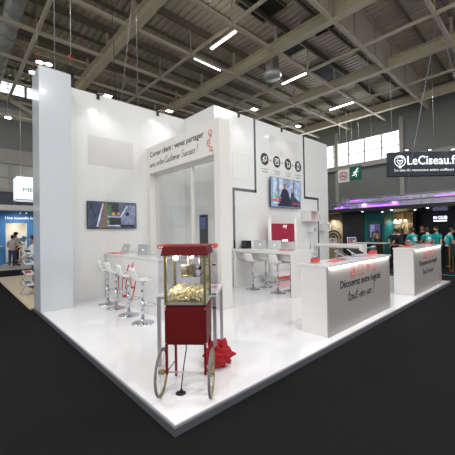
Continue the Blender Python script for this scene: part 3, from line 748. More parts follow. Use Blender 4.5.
def curved_tab(x, y, z, rz, label):
    t = thing('tilted_tablet', label, 'tablet', (x, y, z), rz, 'tilted silver tablets on the counters')
    r = Matrix.Rotation(math.radians(28), 3, 'X')
    b = B(); b.box(-.16, .16, -.11, .11, .1, .112, r, (0, 0, .1)); b.build('tablet_body', M['silver'], t, bevel=.004, local=True)
    b = B(); b.box(-.14, .14, -.095, .095, .112, .114, r, (0, 0, .1)); b.build('screen', M['black'], t, local=True)
    b = B(); b.path([(0, .03, .11), (0, .1, .07), (0, .06, .012), (0, -.06, .01)], .014, 8); b.box(-.08, .08, -.07, .09, 0, .01); b.build('stand', M['chrome'], t, local=True)
curved_tab(3.9, .44, 1.12, .3, 'silver tablet on a stand, left of the two on the nearer counter')
curved_tab(4.5, .44, 1.12, -.2, 'silver tablet on a stand, right of the two on the nearer counter')
curved_tab(7.95, .4, 1.17, .2, 'silver tablet on a stand on the farther counter')

# ------------------------------------------------------------------ popcorn cart
CR = math.atan2(-.725, .69)
t = thing('popcorn_cart', 'dark red popcorn cart with two spoked wheels and a lit glass case', 'popcorn cart', (.364, .341, 0), CR)
W, D0, D1 = .215, -.02, .41
b = B(); b.box(-W, W, D0, D1, .52, .9); b.box(-W+.01, W-.01, D0+.012, D1, .9, .925); o = b.build('lower_cabinet', M['cart'], t, bevel=.006, local=True)
b = B(); b.box(-W+.02, W-.02, D0-.004, D0, .55, .875); b.build('cabinet_door', M['cart'], t, bevel=.002, local=True)
b = B()
for x in (-W+.012, W-.012):
    for z in (.885, .535): b.ball((x, D0-.002, z), .006, 8, 5)
b.build('screw', M['steel'], t, local=True)
b = B(); b.box(-W, W, D0, D1, .925, .945); b.build('case_tray', M['steel'], t, local=True)
for x in (-W, W-.025):
    for y in (D0, D1-.025):
        b = B(); b.box(x, x+.025, y, y+.025, .925, 1.43); b.build('corner_post', M['brass'], t, local=True)
for nm, bx in (('glass_panel', (-W+.025, W-.025, D0+.01, D0+.014)), ('glass_panel', (-W+.005, -W+.009, D0+.025, D1-.025)), ('glass_panel', (W-.009, W-.005, D0+.025, D1-.025)), ('glass_panel', (-W+.025, W-.025, D1-.014, D1-.01))):
    b = B(); b.box(*bx, .945, 1.43); b.build(nm, M['glass'], t, local=True)
q = .028
bm = B(); vs = [(-W-q, D0-q, 1.43), (W+q, D0-q, 1.43), (W+q, D1+q, 1.43), (-W-q, D1+q, 1.43), (-W-.008, D0-.008, 1.525), (W+.008, D0-.008, 1.525), (W+.008, D1+.01, 1.525), (-W-.008, D1+.01, 1.525)]
bm.add(vs, [(0, 3, 2, 1), (4, 5, 6, 7), (0, 1, 5, 4), (1, 2, 6, 5), (2, 3, 7, 6), (3, 0, 4, 7)]); bm.build('canopy', M['cart'], t, bevel=.006, local=True)
b = B(); b.ball((-.11, .06, 1.4), .025, 12, 8, (1.2, 1, .8)); b.cyl((-.11, .06, 1.4), (-.11, .06, 1.43), .015, 8); b.build('lamp_bulb', M['bulb'], t, local=True)
k = B(M['steel']); k.lathe([(0, 1.2), (.07, 1.2), (.082, 1.22), (.085, 1.31), (.092, 1.315), (.085, 1.32), (0, 1.32)], (.0, .17, 0), 24)
k = k.build('kettle', M['steel'], t, local=True)
B().lathe([(.083, 1.21), (.09, 1.212), (.09, 1.2), (.083, 1.198)], (0, .17, 0), 24).build('kettle_rim', M['brass'], k, local=True)
b = B(); b.cyl((0, .17, 1.32), (0, .17, 1.43), .008, 8); b.cyl((.13, .17, 1.27), (.13, .17, 1.43), .014, 8); b.cyl((.08, .17, 1.27), (.13, .17, 1.27), .012, 8); b.build('kettle_hanger', M['steel'], t, local=True)
b = B(); b.ball((.135, .12, 1.285), .02, 10, 6); b.cyl((.135, .12, 1.285), (.135, .17, 1.285), .008, 8); b.build('kettle_knob', M['black'], t, local=True)
b = B(); b.path([(.13, .17, 1.4), (.17, .2, 1.38), (.18, .2, 1.25), (.12, .19, 1.19), (.05, .19, 1.185)], .006, 6); b.build('kettle_cord', M['grey'], t, local=True)
b = B()
for z in (1.29, .955, .8):
    b.use(M['steel']).cyl((W, D1-.04, z), (W+.02, D1-.04, z), .009, 8); b.use(M['black']).cyl((W+.02, D1-.04, z), (W+.065, D1-.04, z), .009, 8)
    o = b.build('side_knob', M['black'], t, local=True); b = B()
for x in (-W+.005, W-.025):
    b = B(); b.box(x-.005, x+.02, -.012, .014, .215, .52); b.build('front_leg', M['cartred'], t, local=True)
    b = B(); b.box(x-.005, x+.02, D1-.03, D1-.005, .012, .52); b.build('rear_leg', M['cartred'], t, local=True)
b = B(); b.cyl((-.29, 0, .235), (.29, 0, .235), .008, 10); b.build('axle', M['steel'], t, local=True)
b = B(); b.cyl((-W+.01, D1-.02, .2), (-W+.01, 0, .23), .006, 6); b.cyl((W-.01, D1-.02, .2), (W-.01, 0, .23), .006, 6); b.build('brace', M['cartred'], t, local=True)
for x in (-.258, .258):
    wh = B(M['brass']); R_ = .215
    ring = [(x, R_*math.cos(a), .235+R_*math.sin(a)) for a in [2*pi*i/40 for i in range(40)]]
    wh.path(ring, .012, 8, True); wh.cyl((x-.03, 0, .235), (x+.03, 0, .235), .026, 14)
    wh = wh.build('wheel', M['brass'], t, local=True)
    ring = [(x, (R_+.012)*math.cos(a), .235+(R_+.012)*math.sin(a)) for a in [2*pi*i/40 for i in range(40)]]
    B().path(ring, .011, 8, True).build('tyre', M['tyre'], wh, local=True)
    b = B()
    for i in range(16):
        a = 2*pi*i/16; b.cyl((x+(.018 if i % 2 else -.018), .02*math.cos(a+.6), .235+.02*math.sin(a+.6)), (x, R_*math.cos(a), .235+R_*math.sin(a)), .0025, 5, cap=False)
    b.build('spokes', M['steel'], wh, local=True)
lc = bpy.data.lights.new('case_lamp', 'POINT'); lc.energy = 8; lc.color = (1, .84, .6); lc.shadow_soft_size = .03
lo = bpy.data.objects.new('case_lamp', lc); COL.objects.link(lo)
lo.location = Matrix.Rotation(CR, 3, 'Z') @ V((-.07, .06, 1.36))+V((.364, .341, 0))
# heap of popcorn
b = B(M['pop']); rm3 = Matrix.Rotation(CR, 3, 'Z'); o0 = V((.364, .341, 0))
for i in range(1100):
    b.use(M['pop'] if i % 3 == 0 else M['pop2'])
    x = random.uniform(-W+.03, W-.03); y = random.uniform(D0+.03, D1-.035)
    hh = .115*(1-.12*((x-.02)/.22)**2)+.012*math.sin(x*40)+.01*math.cos(y*35)
    z = .95+hh*random.random()**.8+.008
    b.ball(rm3 @ V((x, y, z))+o0, random.uniform(.008, .014), 6, 4, (random.uniform(.7, 1.2), random.uniform(.7, 1.2), random.uniform(.7, 1.1)))
tag(b.build('popcorn', M['pop']), 'heap of pale yellow popcorn inside the glass case of the cart', 'popcorn', kind='stuff')
c = B().path([(.43, .43, .52), (.445, .46, .4), (.42, .47, .25), (.38, .44, .14), (.36, .43, .06), (.36, .43, .012)], .006, 8).build('power_cable', M['black'])
tag(c, 'black cable dropping from the popcorn cart to the floor socket', 'cable')
t = thing('floor_socket', 'round black floor socket under the popcorn cart', 'socket', (.345, .42, 0))
B().lathe([(0, .012), (.035, .012), (.055, .004), (.055, 0)], (.345, .42, 0), 20).build('socket_plate', M['black'], t)
B().cyl((.36, .43, .01), (.36, .43, .03), .014, 10).build('plug', M['black'], t)

# small square table with acrylic box behind the cart
TR = math.radians(-48)
t = thing('side_table', 'small white square table on thin metal legs behind the popcorn cart', 'table', (1.0, 1.1, 0), TR)
a = .37
b = B(); b.box(-a, a, -a, a, .87, .9); b.build('table_top', M['white'], t, bevel=.003, local=True)
for sx in (-1, 1):
    for sy in (-1, 1):
        b = B(); b.box(sx*a-.02*(sx+1), sx*a-.02*(sx-1), sy*a-.02*(sy+1), sy*a-.02*(sy-1), 0, .87); b.build('leg', M['alu'], t, local=True)
b = B(); b.box(-a+.04, a-.04, -a, -a+.02, .84, .87); b.box(-a+.04, a-.04, a-.02, a, .84, .87); b.box(-a, -a+.02, -a+.04, a-.04, .84, .87); b.box(a-.02, a, -a+.04, a-.04, .84, .87); b.build('rail', M['alu'], t, local=True)
t = thing('acrylic_box', 'clear acrylic box with red printed rim standing on the small table', 'display box', (1.0, 1.1, .9), TR)
a = .355; y0, y1 = -a, -a+.34
for bx in ((-a, a, y0, y0+.006), (-a, a, y1-.006, y1), (-a, -a+.006, y0+.006, y1-.006), (a-.006, a, y0+.006, y1-.006)):
    b = B(); b.box(*bx, 0, .57); b.build('clear_panel', M['acrylic'], t, local=True)
b = B(M['red_flat']); z0, z1 = .565, .61
b.box(-a-.004, a+.004, y0-.004, y0, z0, z1); b.box(-a-.004, a+.004, y1, y1+.004, z0, z1); b.box(-a-.004, -a, y0, y1, z0, z1); b.box(a, a+.004, y0, y1, z0, z1)
b.use(M['whitecloth'])
for i in range(24): b.box(-a+.02+i*.029, -a+.034+i*.029, y0-.006, y0-.004, z0+.012, z0+.03)
b.build('printed_rim', M['red_flat'], t, local=True)
b = B(M['red']); inv = Matrix.Rotation(TR, 3, 'Z')
fr = (V((.02, y0-.002, .03)), V((1, 0, 0)), V((0, 0, 1)), V((0, -1, 0)))
for l in ([(-.05, 0), (0, .06), (.02, .02), (.08, .1)], [(.02, -.01), (.1, .04), (.16, .02)], [(.08, .02), (.12, .08), (.17, .06)]): b.ribbon(l, fr, .018, .002)
b.build('red_script', M['red'], t, local=True)
flyer(1.28, 1.02, .9, -.3, M['red_flat'], 'small red card on the right corner of the small table', 'card on table', .07, .1)

# red fabric bag under the table
def bagfn(d):
    return 1+.16*math.sin(9*d.x+3*d.z)*math.cos(7*d.y)+.1*math.sin(13*d.z+5*d.x)+.08*math.sin(17*d.y-4*d.z)
b = B(M['bag']); bc = V((1.05, .64, .14)); b.ball(bc, .165, 34, 22, (1.0, .95, .88), bagfn)
for az, el, ln in [(2.6, .35, .06), (2.2, .9, .1), (-.6, 1.1, .1), (.6, .9, .05), (3.6, .3, .1), (-.6, -.1, .14), (4.2, .1, .03), (1.2, 1.2, .04)]:
    d = V((math.cos(az)*math.cos(el), math.sin(az)*math.cos(el), math.sin(el)))
    c0 = bc+d*.09; b.cyl(c0, c0+d*(.06+ln*.55)+V((0, 0, .01)), .085, 6, .01)
for v in b.v: v.z = max(v.z, .003)
t = tag(b.build('fabric_bag', M['bag']), 'crumpled red fabric bag lying on the floor behind the cart wheel', 'bag')

# ------------------------------------------------------------------ people
def skinmesh(P, E, R_, root=0, sub=1):
    me = bpy.data.meshes.new('sk'); me.from_pydata([tuple(p) for p in P], E, [])
    o = bpy.data.objects.new('sk', me); COL.objects.link(o)
    m = o.modifiers.new('s', 'SKIN'); m.use_smooth_shade = True
    sv = me.skin_vertices[0].data
    for i, r in enumerate(R_): sv[i].radius = (r, r) if not isinstance(r, tuple) else r; sv[i].use_root = (i == root)
    ss = o.modifiers.new('u', 'SUBSURF'); ss.levels = sub; ss.render_levels = sub
    dg = bpy.context.evaluated_depsgraph_get(); dg.update()
    em = bpy.data.meshes.new_from_object(o.evaluated_get(dg))
    vs = [v.co.copy() for v in em.vertices]; fs = [tuple(p.vertices) for p in em.polygons]
    bpy.data.objects.remove(o); bpy.data.meshes.remove(me); bpy.data.meshes.remove(em)
    return vs, fs
ARM = {'down': ((.25, .0, 1.14), (.27, -.06, .9)), 'front': ((.25, -.08, 1.14), (.16, -.32, 1.12)), 'table': ((.26, -.16, 1.16), (.2, -.38, 1.06)),
       'up': ((.27, -.14, 1.2), (.14, -.3, 1.36)), 'hip': ((.33, .06, 1.18), (.2, -.02, 1.0)), 'cross': ((.26, -.1, 1.16), (.02, -.24, 1.2)), 'side': ((.34, -.1, 1.24), (.46, -.3, 1.2))}
def person(label, loc, rz, shirt, trousers, hair='hair', skin='skin', arms=('down', 'down'), sleeve='short', lean=0., H=1.75, hat=None, beard=False, long_hair=False, logo=None, wide=1., shoes='shoe', group=None, stance=0., turn=0.):
    """local frame: faces -y"""
    k = H/1.75
    t = thing('person', label, 'person', loc, rz, group)
    Lr = Matrix.Rotation(lean, 3, 'X')       # positive lean: bends towards -y
    piv = V((0, 0, .95))
    def up(p): p = V(p); return Lr @ (p-piv)+piv
    K = lambda L: [V(p)*k for p in L]
    P = [V((0, 0, .95)), up((0, 0, 1.1)), up((0, -.005, 1.3)), up((0, 0, 1.43)), up((0, -.005, 1.52)), up((0, -.015, 1.6))]
    Rr = [(.155*wide, .1), (.13*wide, .09), (.165*wide, .105), (.11, .07), (.055, .055), (.06, .06)]
    E = [(0, 1), (1, 2), (2, 3), (3, 4), (4, 5)]
    hands = []
    for s_, a in ((-1, arms[0]), (1, arms[1])):
        el, wr = ARM[a]; i = len(P)
        P += [up((s_*.19*wide, 0, 1.41)), up((s_*el[0], el[1], el[2])), up((s_*wr[0], wr[1], wr[2]))]
        Rr += [.062, .042, .028]; E += [(3, i), (i, i+1), (i+1, i+2)]
        d = (P[i+2]-P[i+1]).normalized(); P.append(P[i+2]+d*.07); Rr.append((.036, .018)); E.append((i+2, i+3)); hands.append((P[i+2], d, s_))
    legs = []
    for s_ in (-1, 1):
        i = len(P); f = stance*s_
        P += [V((s_*.095, 0, .88)), V((s_*.11, -.02+f*.5, .5)), V((s_*.115, .01+f, .1)), V((s_*.125, -.12+f, .04))]
        Rr += [.088, .06, .042, (.042, .03)]; E += [(0, i), (i, i+1), (i+1, i+2), (i+2, i+3)]; legs.append(i)
    vs, fs = skinmesh(K(P), E, [tuple(q*k for q in r) if isinstance(r, tuple) else r*k for r in Rr])
    b = B(M[skin]); b.add(vs, fs, True)
    # head
    hc = up((0, -.03, 1.665)); HR = Lr @ Matrix.Rotation(turn, 3, 'Z')
    def hp(p): return (HR @ V(p)+hc)*k
    hb = MB(); hb.ball((0, 0, 0), .118, 18, 14, (.66, .8, 1.0), lambda d: 1-.12*max(0, -d.z)*(1 if d.y < 0 else .3)+(.05 if d.y > 0 and d.z > -.2 else 0))
    b.add([hp(v) for v in hb.v], hb.f, True)
    nb = MB(); nb.poly([(-.014, -.088, -.03), (.014, -.088, -.03), (0, -.112, -.028), (0, -.09, .015)], (0, -1, 0), .002)
    nb = MB(); nb.add([(-.015, -.085, -.03), (.015, -.085, -.03), (0, -.113, -.024), (0, -.088, .02)], [(0, 1, 2), (1, 3, 2), (3, 0, 2), (0, 3, 1)], False)
    b.add([hp(v) for v in nb.v], nb.f)
    for s_ in (-1, 1):
        eb = MB(); eb.ball((s_*.08, .01, -.005), .026, 8, 6, (.35, .7, 1)); b.add([hp(v) for v in eb.v], eb.f, True)
    b.use(M['eye'])
    for s_ in (-1, 1):
        eb = MB(); eb.ball((s_*.03, -.083, .008), .011, 8, 6, (1, .6, .7)); b.add([hp(v) for v in eb.v], eb.f, True)
    b.use(M['red_flat'] if skin == 'skin' else M['eye']); eb = MB(); eb.ball((0, -.082, -.055), .02, 8, 5, (1, .4, .25)); b.add([hp(v) for v in eb.v], eb.f, True)
    b.use(M[skin])
    for w_, d, s_ in hands:                 # four fingers and a thumb, slightly curled
        side = d.cross(V((0, 1, 0)) if abs(d.y) < .8 else V((0, 0, 1))).normalized(); pn = side.cross(d).normalized()
        for fi, (off, ln) in enumerate(((-.024, .06), (-.008, .068), (.008, .064), (.024, .05))):
            a0 = w_+d*.085+side*off; a1 = a0+d*ln*.55+pn*.004; a2 = a1+d*ln*.4+pn*.018
            b.path([p*k for p in (a0, a1, a2)], .0085*k, 6)
        a0 = w_+d*.03+side*.026*s_; b.path([p*k for p in (a0, a0+d*.03+side*.025*s_, a0+d*.06+side*.03*s_+pn*.01)], .0095*k, 6)
    b.build('body', M[skin], t, local=True)
    # shirt
    Ps = [P[0]+V((0, 0, .0)), P[1], P[2], P[3], P[3]+(P[4]-P[3])*.35]; Es = [(0, 1), (1, 2), (2, 3), (3, 4)]
    Rs = [(.172*wide, .12), (.155*wide, .112), (.185*wide, .125), (.13, .085), (.07, .065)]
    for j in (6, 10):
        i = len(Ps); A, Bq, Cq = P[j], P[j+1], P[j+2]
        if sleeve == 'short': Ps += [A, A+(Bq-A)*.72]; Rs += [.08, .062]; Es += [(3, i), (i, i+1)]
        else: Ps += [A, Bq, Bq+(Cq-Bq)*.92]; Rs += [.078, .057, .041]; Es += [(3, i), (i, i+1), (i+1, i+2)]
    vs, fs = skinmesh(K(Ps), Es, [tuple(q*k for q in r) if isinstance(r, tuple) else r*k for r in Rs])
    sh = B().add(vs, fs, True).build('shirt', M[shirt], t, local=True)
    if logo:
        lb = B(M['text_white'])
        for r_ in range(4):
            for c_ in range(3+(r_ % 2)):
                ctr = up((-.07+c_*.045+(0 if r_ % 2 else .02), .128, 1.34-r_*.05))*k
                lb.ball(ctr, .018*k, 6, 4, (1, .4, .8))
        lb.build('shirt_print', M['text_white'], sh, local=True)
    Pt = [P[0]]; Rt = [(.165*wide, .115)]; Et = []
    for i0 in legs:
        i = len(Pt); Pt += [P[i0], P[i0+1], P[i0+2]+V((0, 0, -.01))]; Rt += [.104, .076, .06]; Et += [(0, i), (i, i+1), (i+1, i+2)]
    vs, fs = skinmesh(K(Pt), Et, [tuple(q*k for q in r) if isinstance(r, tuple) else r*k for r in Rt])
    B().add(vs, fs, True).build('trousers', M[trousers], t, local=True)
    for i0 in legs:
        a = P[i0+2]; sb = B(); sb.ball((V((a.x, a.y-.07, .045)))*k, .14*k, 12, 8, (.36, 1, .38))
        for v in sb.v: v.z = max(v.z, 0)
        sb.build('shoe', M[shoes], t, local=True)
    hb = MB()
    def hfn(d): return 1.0 if (d.z > .25 or d.y > .1 or (abs(d.x) > .7 and d.z > -.1)) else .8
    hb.ball((0, .008, .012), .127, 18, 14, (.7, .84, 1.0), hfn)
    if long_hair: hb.ball((0, .05, -.1), .1, 12, 10, (.95, .6, 1.5))
    b = B(); b.add([hp(v) for v in hb.v], hb.f, True); b.build('hair', M[hair], t, local=True)
    if beard:
        hb = MB(); hb.ball((0, -.035, -.065), .062, 12, 8, (1, .95, .9)); b = B(); b.add([hp(v) for v in hb.v], hb.f, True); b.build('beard', M[hair], t, local=True)
    if hat:
        hb = MB(); hb.ball((0, .005, .045), .125, 16, 10, (.74, .88, .75)); hb.ball((0, -.12, .05), .075, 12, 6, (.9, 1, .12))
        b = B(); b.add([hp(v) for v in hb.v], hb.f, True); b.build('cap', M[hat], t, local=True)
    return t
def face_to(x, y, tx, ty): return math.atan2(ty-y, tx-x)+pi/2
# left side
person('woman from behind in pale grey t-shirt and blue jeans at the blue stand', (1.05, 17.6, GZ+.03), pi-.25, 'greycloth', 'jeans', 'hair', arms=('hip', 'front'), H=1.68, shoes='paleshoe', stance=.12)
person('man with black cap and grey t-shirt holding a blue folder at the blue stand', (1.28, 18.35, GZ+.03), -.7+pi*.9, 'greycloth', 'blackcloth', 'hair', 'skin2', arms=('front', 'up'), H=1.85, hat='blackcloth')
person('person in white long sleeved shirt and navy trousers half hidden by the white tower', (.66, 9.3, GZ+.03), pi/2+.25+pi, 'whitecloth', 'navycloth', 'hairbrown', arms=('table', 'front'), sleeve='long', H=1.66, lean=.12)
f = B(M['blue']); r = Matrix.Rotation(.5, 3, 'Y'); f.box(1.5, 1.74, 18.05, 18.07, 1.28, 1.6, r, (1.6, 18.06, 1.4)); tag(f.build('folder', M['blue']), 'blue folder held by the man with the black cap', 'folder')
# right side: stand staff and visitors
G1 = 'staff in teal polo shirts'
person('person in teal t-shirt with white print on the back, leftmost of the teal shirts', (14.1, 2.13, GZ), face_to(14.1, 2.13, 15.6, 4.2), 'tealcloth', 'blackcloth', 'hairbrown', arms=('table', 'table'), logo=True, lean=.08, group=G1)
person('person in teal t-shirt with white print on the back, second teal shirt from the left', (14.3, 1.62, GZ), face_to(14.3, 1.62, 15.8, 3.3), 'tealcloth', 'blackcloth', 'hair', arms=('down', 'front'), logo=True, lean=.05, group=G1)
person('bearded person in teal polo shirt seen from the front left, looking left', (14.9, 1.42, GZ), face_to(14.9, 1.42, 13.2, 2.6), 'tealcloth', 'blackcloth', 'hairbrown', arms=('front', 'down'), beard=True, group=G1, H=1.78)
person('person in teal t-shirt bending forward, rightmost of the teal shirts', (14.5, .98, GZ), face_to(14.5, .98, 15.2, -.6), 'tealcloth', 'blackcloth', 'hair', arms=('table', 'table'), logo=True, lean=.25, group=G1)
person('person in black shirt between the two left teal shirts, looking down', (15.3, 2.1, GZ), face_to(15.3, 2.1, 14, 1.9), 'blackcloth', 'blackcloth', 'hairbrown', arms=('front', 'front'), H=1.85)
person('person in dark cap and black top leaning on the dark bar', (13.7, 2.5, GZ), face_to(13.7, 2.5, 14.0, 3.6), 'blackcloth', 'navycloth', 'hair', arms=('side', 'table'), lean=.3, hat='navycloth')
person('person with dark hair in black behind the bar near the slatted wall', (14.8, 3.15, GZ), face_to(14.8, 3.15, 13.4, 2.8), 'blackcloth', 'blackcloth', 'hair', arms=('table', 'table'), H=1.72)
person('person with long dark hair at the dark bar in front of the teal wall', (13.8, 3.6, GZ), face_to(13.8, 3.6, 13, 3.2), 'blackcloth', 'blackcloth', 'hair', 'skin', arms=('table', 'table'), H=1.55, long_hair=True)
person('person with long dark hair, left of the slatted wall beside the screen', (14.2, 3.95, GZ), face_to(14.2, 3.95, 14.3, 2.5), 'blackcloth', 'blackcloth', 'hairbrown', 'skin', arms=('table', 'table'), H=1.6, long_hair=True)
person('person in navy shirt in front of the lit slatted wall', (15.6, 3.05, GZ), face_to(15.6, 3.05, 14, 2.5), 'navycloth', 'blackcloth', 'hair', 'skin2', arms=('front', 'front'), H=1.72)

# ------------------------------------------------------------------ teal stand on the right
t = thing('exhibition_stand', 'dark exhibition stand with teal wall and slatted panels at the right', 'exhibition stand', (16, 1, GZ))
b = B(M['black']); b.box(13.9, 18.6, -5, 7.6, 2.58, 2.74); b.build('roof_fascia', M['black'], t)
b = B(); b.box(18.2, 18.4, -5, 7.6, GZ, 2.58); b.build('rear_wall', M['navywall'], t)
b = B(); b.box(16.0, 18.2, 4.05, 5.15, GZ, 2.58); b.build('teal_wall', M['teal'], t)
b = B(); b.box(15.95, 16.2, 5.15, 6.4, GZ, 2.58); b.build('black_wall', M['black'], t)
b = B(M['slat'])
for k in range(14): b.box(15.95, 16.1, 6.42+k*.085, 6.475+k*.085, GZ, 2.58)
b.build('wood_slats', M['slat'], t)
b = B(); b.box(16.12, 16.2, 6.4, 7.6, GZ, 2.58); b.build('slat_backing', M['ledge'], t)
b = B(M['black'])
for r_ in (.45, .26, .1):
    fr = FX(15.95, 7.0, 1.15); b.ribbon(circle_pts(r_, 16, 0, pi), fr, .07, .02)
b.build('arc_emblem', M['black'], t)
b = B(M['slat'])
for k in range(15): b.box(17.4, 17.52, 3.1+k*.078, 3.14+k*.078, .6, 2.58)
b.build('wood_slats', M['slat'], t)
b = B(); b.box(17.55, 17.6, 3.0, 4.05, GZ, 2.58); b.build('slat_backing', M['navywall'], t)
b = B(); b.box(13.95, 14.05, -4.9, -4.8, GZ, 2.58); b.build('post', M['black'], t)
b = B(M['foil']); b.box(14.7, 14.75, -5, 5.4, 2.74, 3.3); b.build('foil_band', M['foil'], t)
text('neon_lettering', 'IN CLUB', FX(18.2, 2.28, 2.15), .62, .16, M['neon'], t, bold=.02, th=.02)
b = B(M['neon']); b.box(18.17, 18.2, 1.68, 2.28, 2.02, 2.09); b.build('neon_bar', M['neon'], t)
text('slat_lettering', 'espace coiffure', FX(17.4, 4.2, 1.92), .5, .2, M['neon'], t, bold=.01, th=.02)
def truss(p, q, s=.28, label='', parent=None, step=.3, name='truss_beam'):
    p, q = V(p), V(q); d = (q-p); L = d.length; d.normalize(); up_ = V((0, 0, 1)) if abs(d.z) < .9 else V((1, 0, 0)); sd = d.cross(up_).normalized(); up_ = sd.cross(d)
    C_ = [sd*s/2*a+up_*s/2*c for a, c in ((-1, -1), (1, -1), (1, 1), (-1, 1))]
    b = B(M['truss'])
    for c in C_: b.cyl(p+c, q+c, .022, 6)
    nseg = max(2, int(L/step))
    for i in range(nseg):
        a = p+d*L*i/nseg; e = p+d*L*(i+1)/nseg
        for j in range(4):
            c0, c1 = C_[j], C_[(j+1) % 4]
            if i % 2: c0, c1 = c1, c0
            b.cyl(a+c0, e+c1, .01, 4, cap=False)
    if parent: return b.build(name, M['truss'], parent)
    t2 = tag(b.build(name, M['truss']), label, 'truss'); return t2
truss((14, -5, 3.1), (14, 5.5, 3.1), .22, parent=t)
truss((14.2, 5.3, 2.74), (14.2, 5.3, 3.3), .24, parent=t, name='truss_post')
truss((16.6, 7.5, 3.25), (16.6, 5.5, 3.25), .22, parent=t)
truss((16.4, 6.7, 2.74), (16.4, 6.7, 3.2), .2, parent=t, name='truss_post')
b = B(M['purple'])
for (x, y0, y1, z) in ((14.5, 2.9, 4.6, 2.85), (14.5, 4.8, 5.2, 3.2), (16.5, 5.7, 7.2, 3.0), (14.5, .6, 1.4, 3.1)): b.cyl((x, y0, z), (x, y1, z), .02, 8)
b.build('purple_led_bar', M['purple'], t)
for (x, y, z, e) in ((14.35, 4.7, 2.95, 9), (14.35, 3.2, 2.95, 6), (16.3, 6.4, 3.1, 50)):
    l = bpy.data.lights.new('purple_lamp', 'POINT'); l.energy = e; l.color = (.4, .12, 1); l.shadow_soft_size = .1
    lo = bpy.data.objects.new('purple_lamp', l); COL.objects.link(lo); lo.location = (x, y, z)
b = B(M['floodled'])
for (x, y) in ((14.3, 4.5), (14.3, 3.1), (14.3, 1.6), (14.3, .3), (15.4, 2.4), (15.6, 4.0)): b.lathe([(0, 0), (.05, 0), (.05, .01)], (x, y, 2.565), 10)
b.build('downlight', M['floodled'], t)
for (x, y, e) in ((14.5, 3.6, 30), (14.2, 1.4, 60), (13.95, .2, 25), (17.2, 3.5, 90), (15.9, 6.9, 110), (15.7, 4.6, 18)):
    l = bpy.data.lights.new('stand_lamp', 'SPOT'); l.energy = e; l.spot_size = 2.2; l.spot_blend = .7; l.color = (.95, .97, 1)
    lo = bpy.data.objects.new('stand_lamp', l); COL.objects.link(lo); lo.location = (x-.35, y, 2.5)
for y, l in ((3.85, 'left amber pendant bulb on the slatted wall'), (3.6, 'middle amber pendant bulb on the slatted wall'), (3.35, 'right amber pendant bulb on the slatted wall')):
    p = thing('pendant_lamp', l, 'lamp', (17.1, y, 2.1), 0, 'amber pendant bulbs')
    B().ball((17.1, y, 2.1), .055, 12, 8).build('bulb', M['amber'], p); B().cyl((17.1, y, 2.15), (17.1, y, 2.58), .008, 6).build('cord', M['black'], p)
p = thing('wall_screen', 'dark upright information screen on the teal wall', 'screen', (15.95, 4.6, 1.1))
B().box(15.92, 16.0, 4.2, 4.86, 1.05, 2.0).build('casing', M['black'], p, bevel=.01)
b = B(); b.use(EM(70, 70, 110)).box(15.915, 15.92, 4.24, 4.82, 1.1, 1.95); b.use(EM(130, 130, 180)).box(15.912, 15.915, 4.55, 4.76, 1.15, 1.9); b.use(EM(30, 30, 60)).box(15.912, 15.915, 4.28, 4.5, 1.2, 1.6)
b.build('screen', EM(70, 70, 110), p)
def dark_bar(x0, x1, y0, y1, h, label, white_top=True):
    p = thing('dark_bar_table', label, 'bar table', ((x0+x1)/2, (y0+y1)/2, GZ))
    b = B(); b.box(x0, x1, y0, y1, h-.04, h); b.build('table_top', M['white'] if white_top else M['black'], p)
    b = B(); b.box(x0+.03, x0+.06, y0+.03, y1-.03, h-.5, h-.04); b.build('front_panel', M['black'], p)
    q = .03
    for yy in (y0+.02, y1-.05):
        b = B(); b.box(x0+.0, x0+q, yy, yy+q, GZ, h-.04); b.box(x1-q, x1, yy, yy+q, GZ, h-.04); b.box(x0+q, x1-q, yy, yy+q, GZ+.0, GZ+q); b.build('leg_frame', M['gold'], p)
    b = B(); b.box(x0, x0+q, y0+.05, y1-.05, GZ, GZ+q); b.build('foot_rail', M['gold'], p)
    text('bar_lettering', 'LeCiseau', FX(x0+.03, y1-.25, h-.25), .5, .07, M['text_white'], p, th=.005)
dark_bar(12.9, 13.5, 2.95, 4.4, 1.03, 'dark bar table with white top in front of the teal wall')
dark_bar(13.3, 13.9, -1.2, .68, 1.0, 'dark bar table with gold legs at the right edge of the picture', False)
for i, (x, y, c_, l) in enumerate([(13.1, 3.75, 'jar', 'clear bottle on the dark bar'), (13.15, 3.55, 'teal', 'teal tumbler on the dark bar'), (13.1, 3.3, 'jar', 'clear glass at the right end of the dark bar')]):
    tag(B().lathe([(0, 0), (.05, 0), (.055, .15), (.045, .19), (.04, .19), (.04, .17), (0, .17)], (x, y, 1.03), 14).build('tumbler', M[c_]), l, 'tumbler')
for k, (x, y0, y1) in enumerate(((12.1, -3, 2.4), (11.0, 1.2, 5.5))):
    b = B(M['tealline']); b.box(x, x+.09, y0, y1, GZ, GZ+.004); tag(b.build('floor_strip', M['tealline']), ['teal floor strip right of the farther counter', 'teal floor strip between the two counters'][k], 'floor strip')

# hanging sign
sd = V((math.sin(yaw), -math.cos(yaw), 0)); o0 = V((13.6, 3.1, 4.13)); o0 = V((13.62, 2.92, 4.1))
t = thing('hanging_sign', 'navy hanging sign with white LeCiseau.fr lettering, top right', 'sign', tuple(o0), math.atan2(sd.y, sd.x))
b = B(); b.box(0, 4.3, 0, .25, 0, 1.12); b.build('sign_box', M['navy'], t, bevel=.01, local=True)
F0 = (o0, sd, V((0, 0, 1)), sd.cross(V((0, 0, 1))))
def fo(u, v, w_=0): return (o0+sd*u+V((0, 0, v)), sd, V((0, 0, 1)), F0[3])
text('sign_lettering', 'LeCiseau.fr', fo(.84, .52), 2.42, .42, M['text_white'], t, bold=.015, th=.01)
text('sign_lettering', 'Le site de rencontre entre coiffeurs et clients', fo(.25, .22), 3.5, .12, M['text_white'], t, th=.008)
b = B(M['text_white']); fr = fo(.5, .7)
b.ribbon(circle_pts(.25, 20), fr, .035, .01)
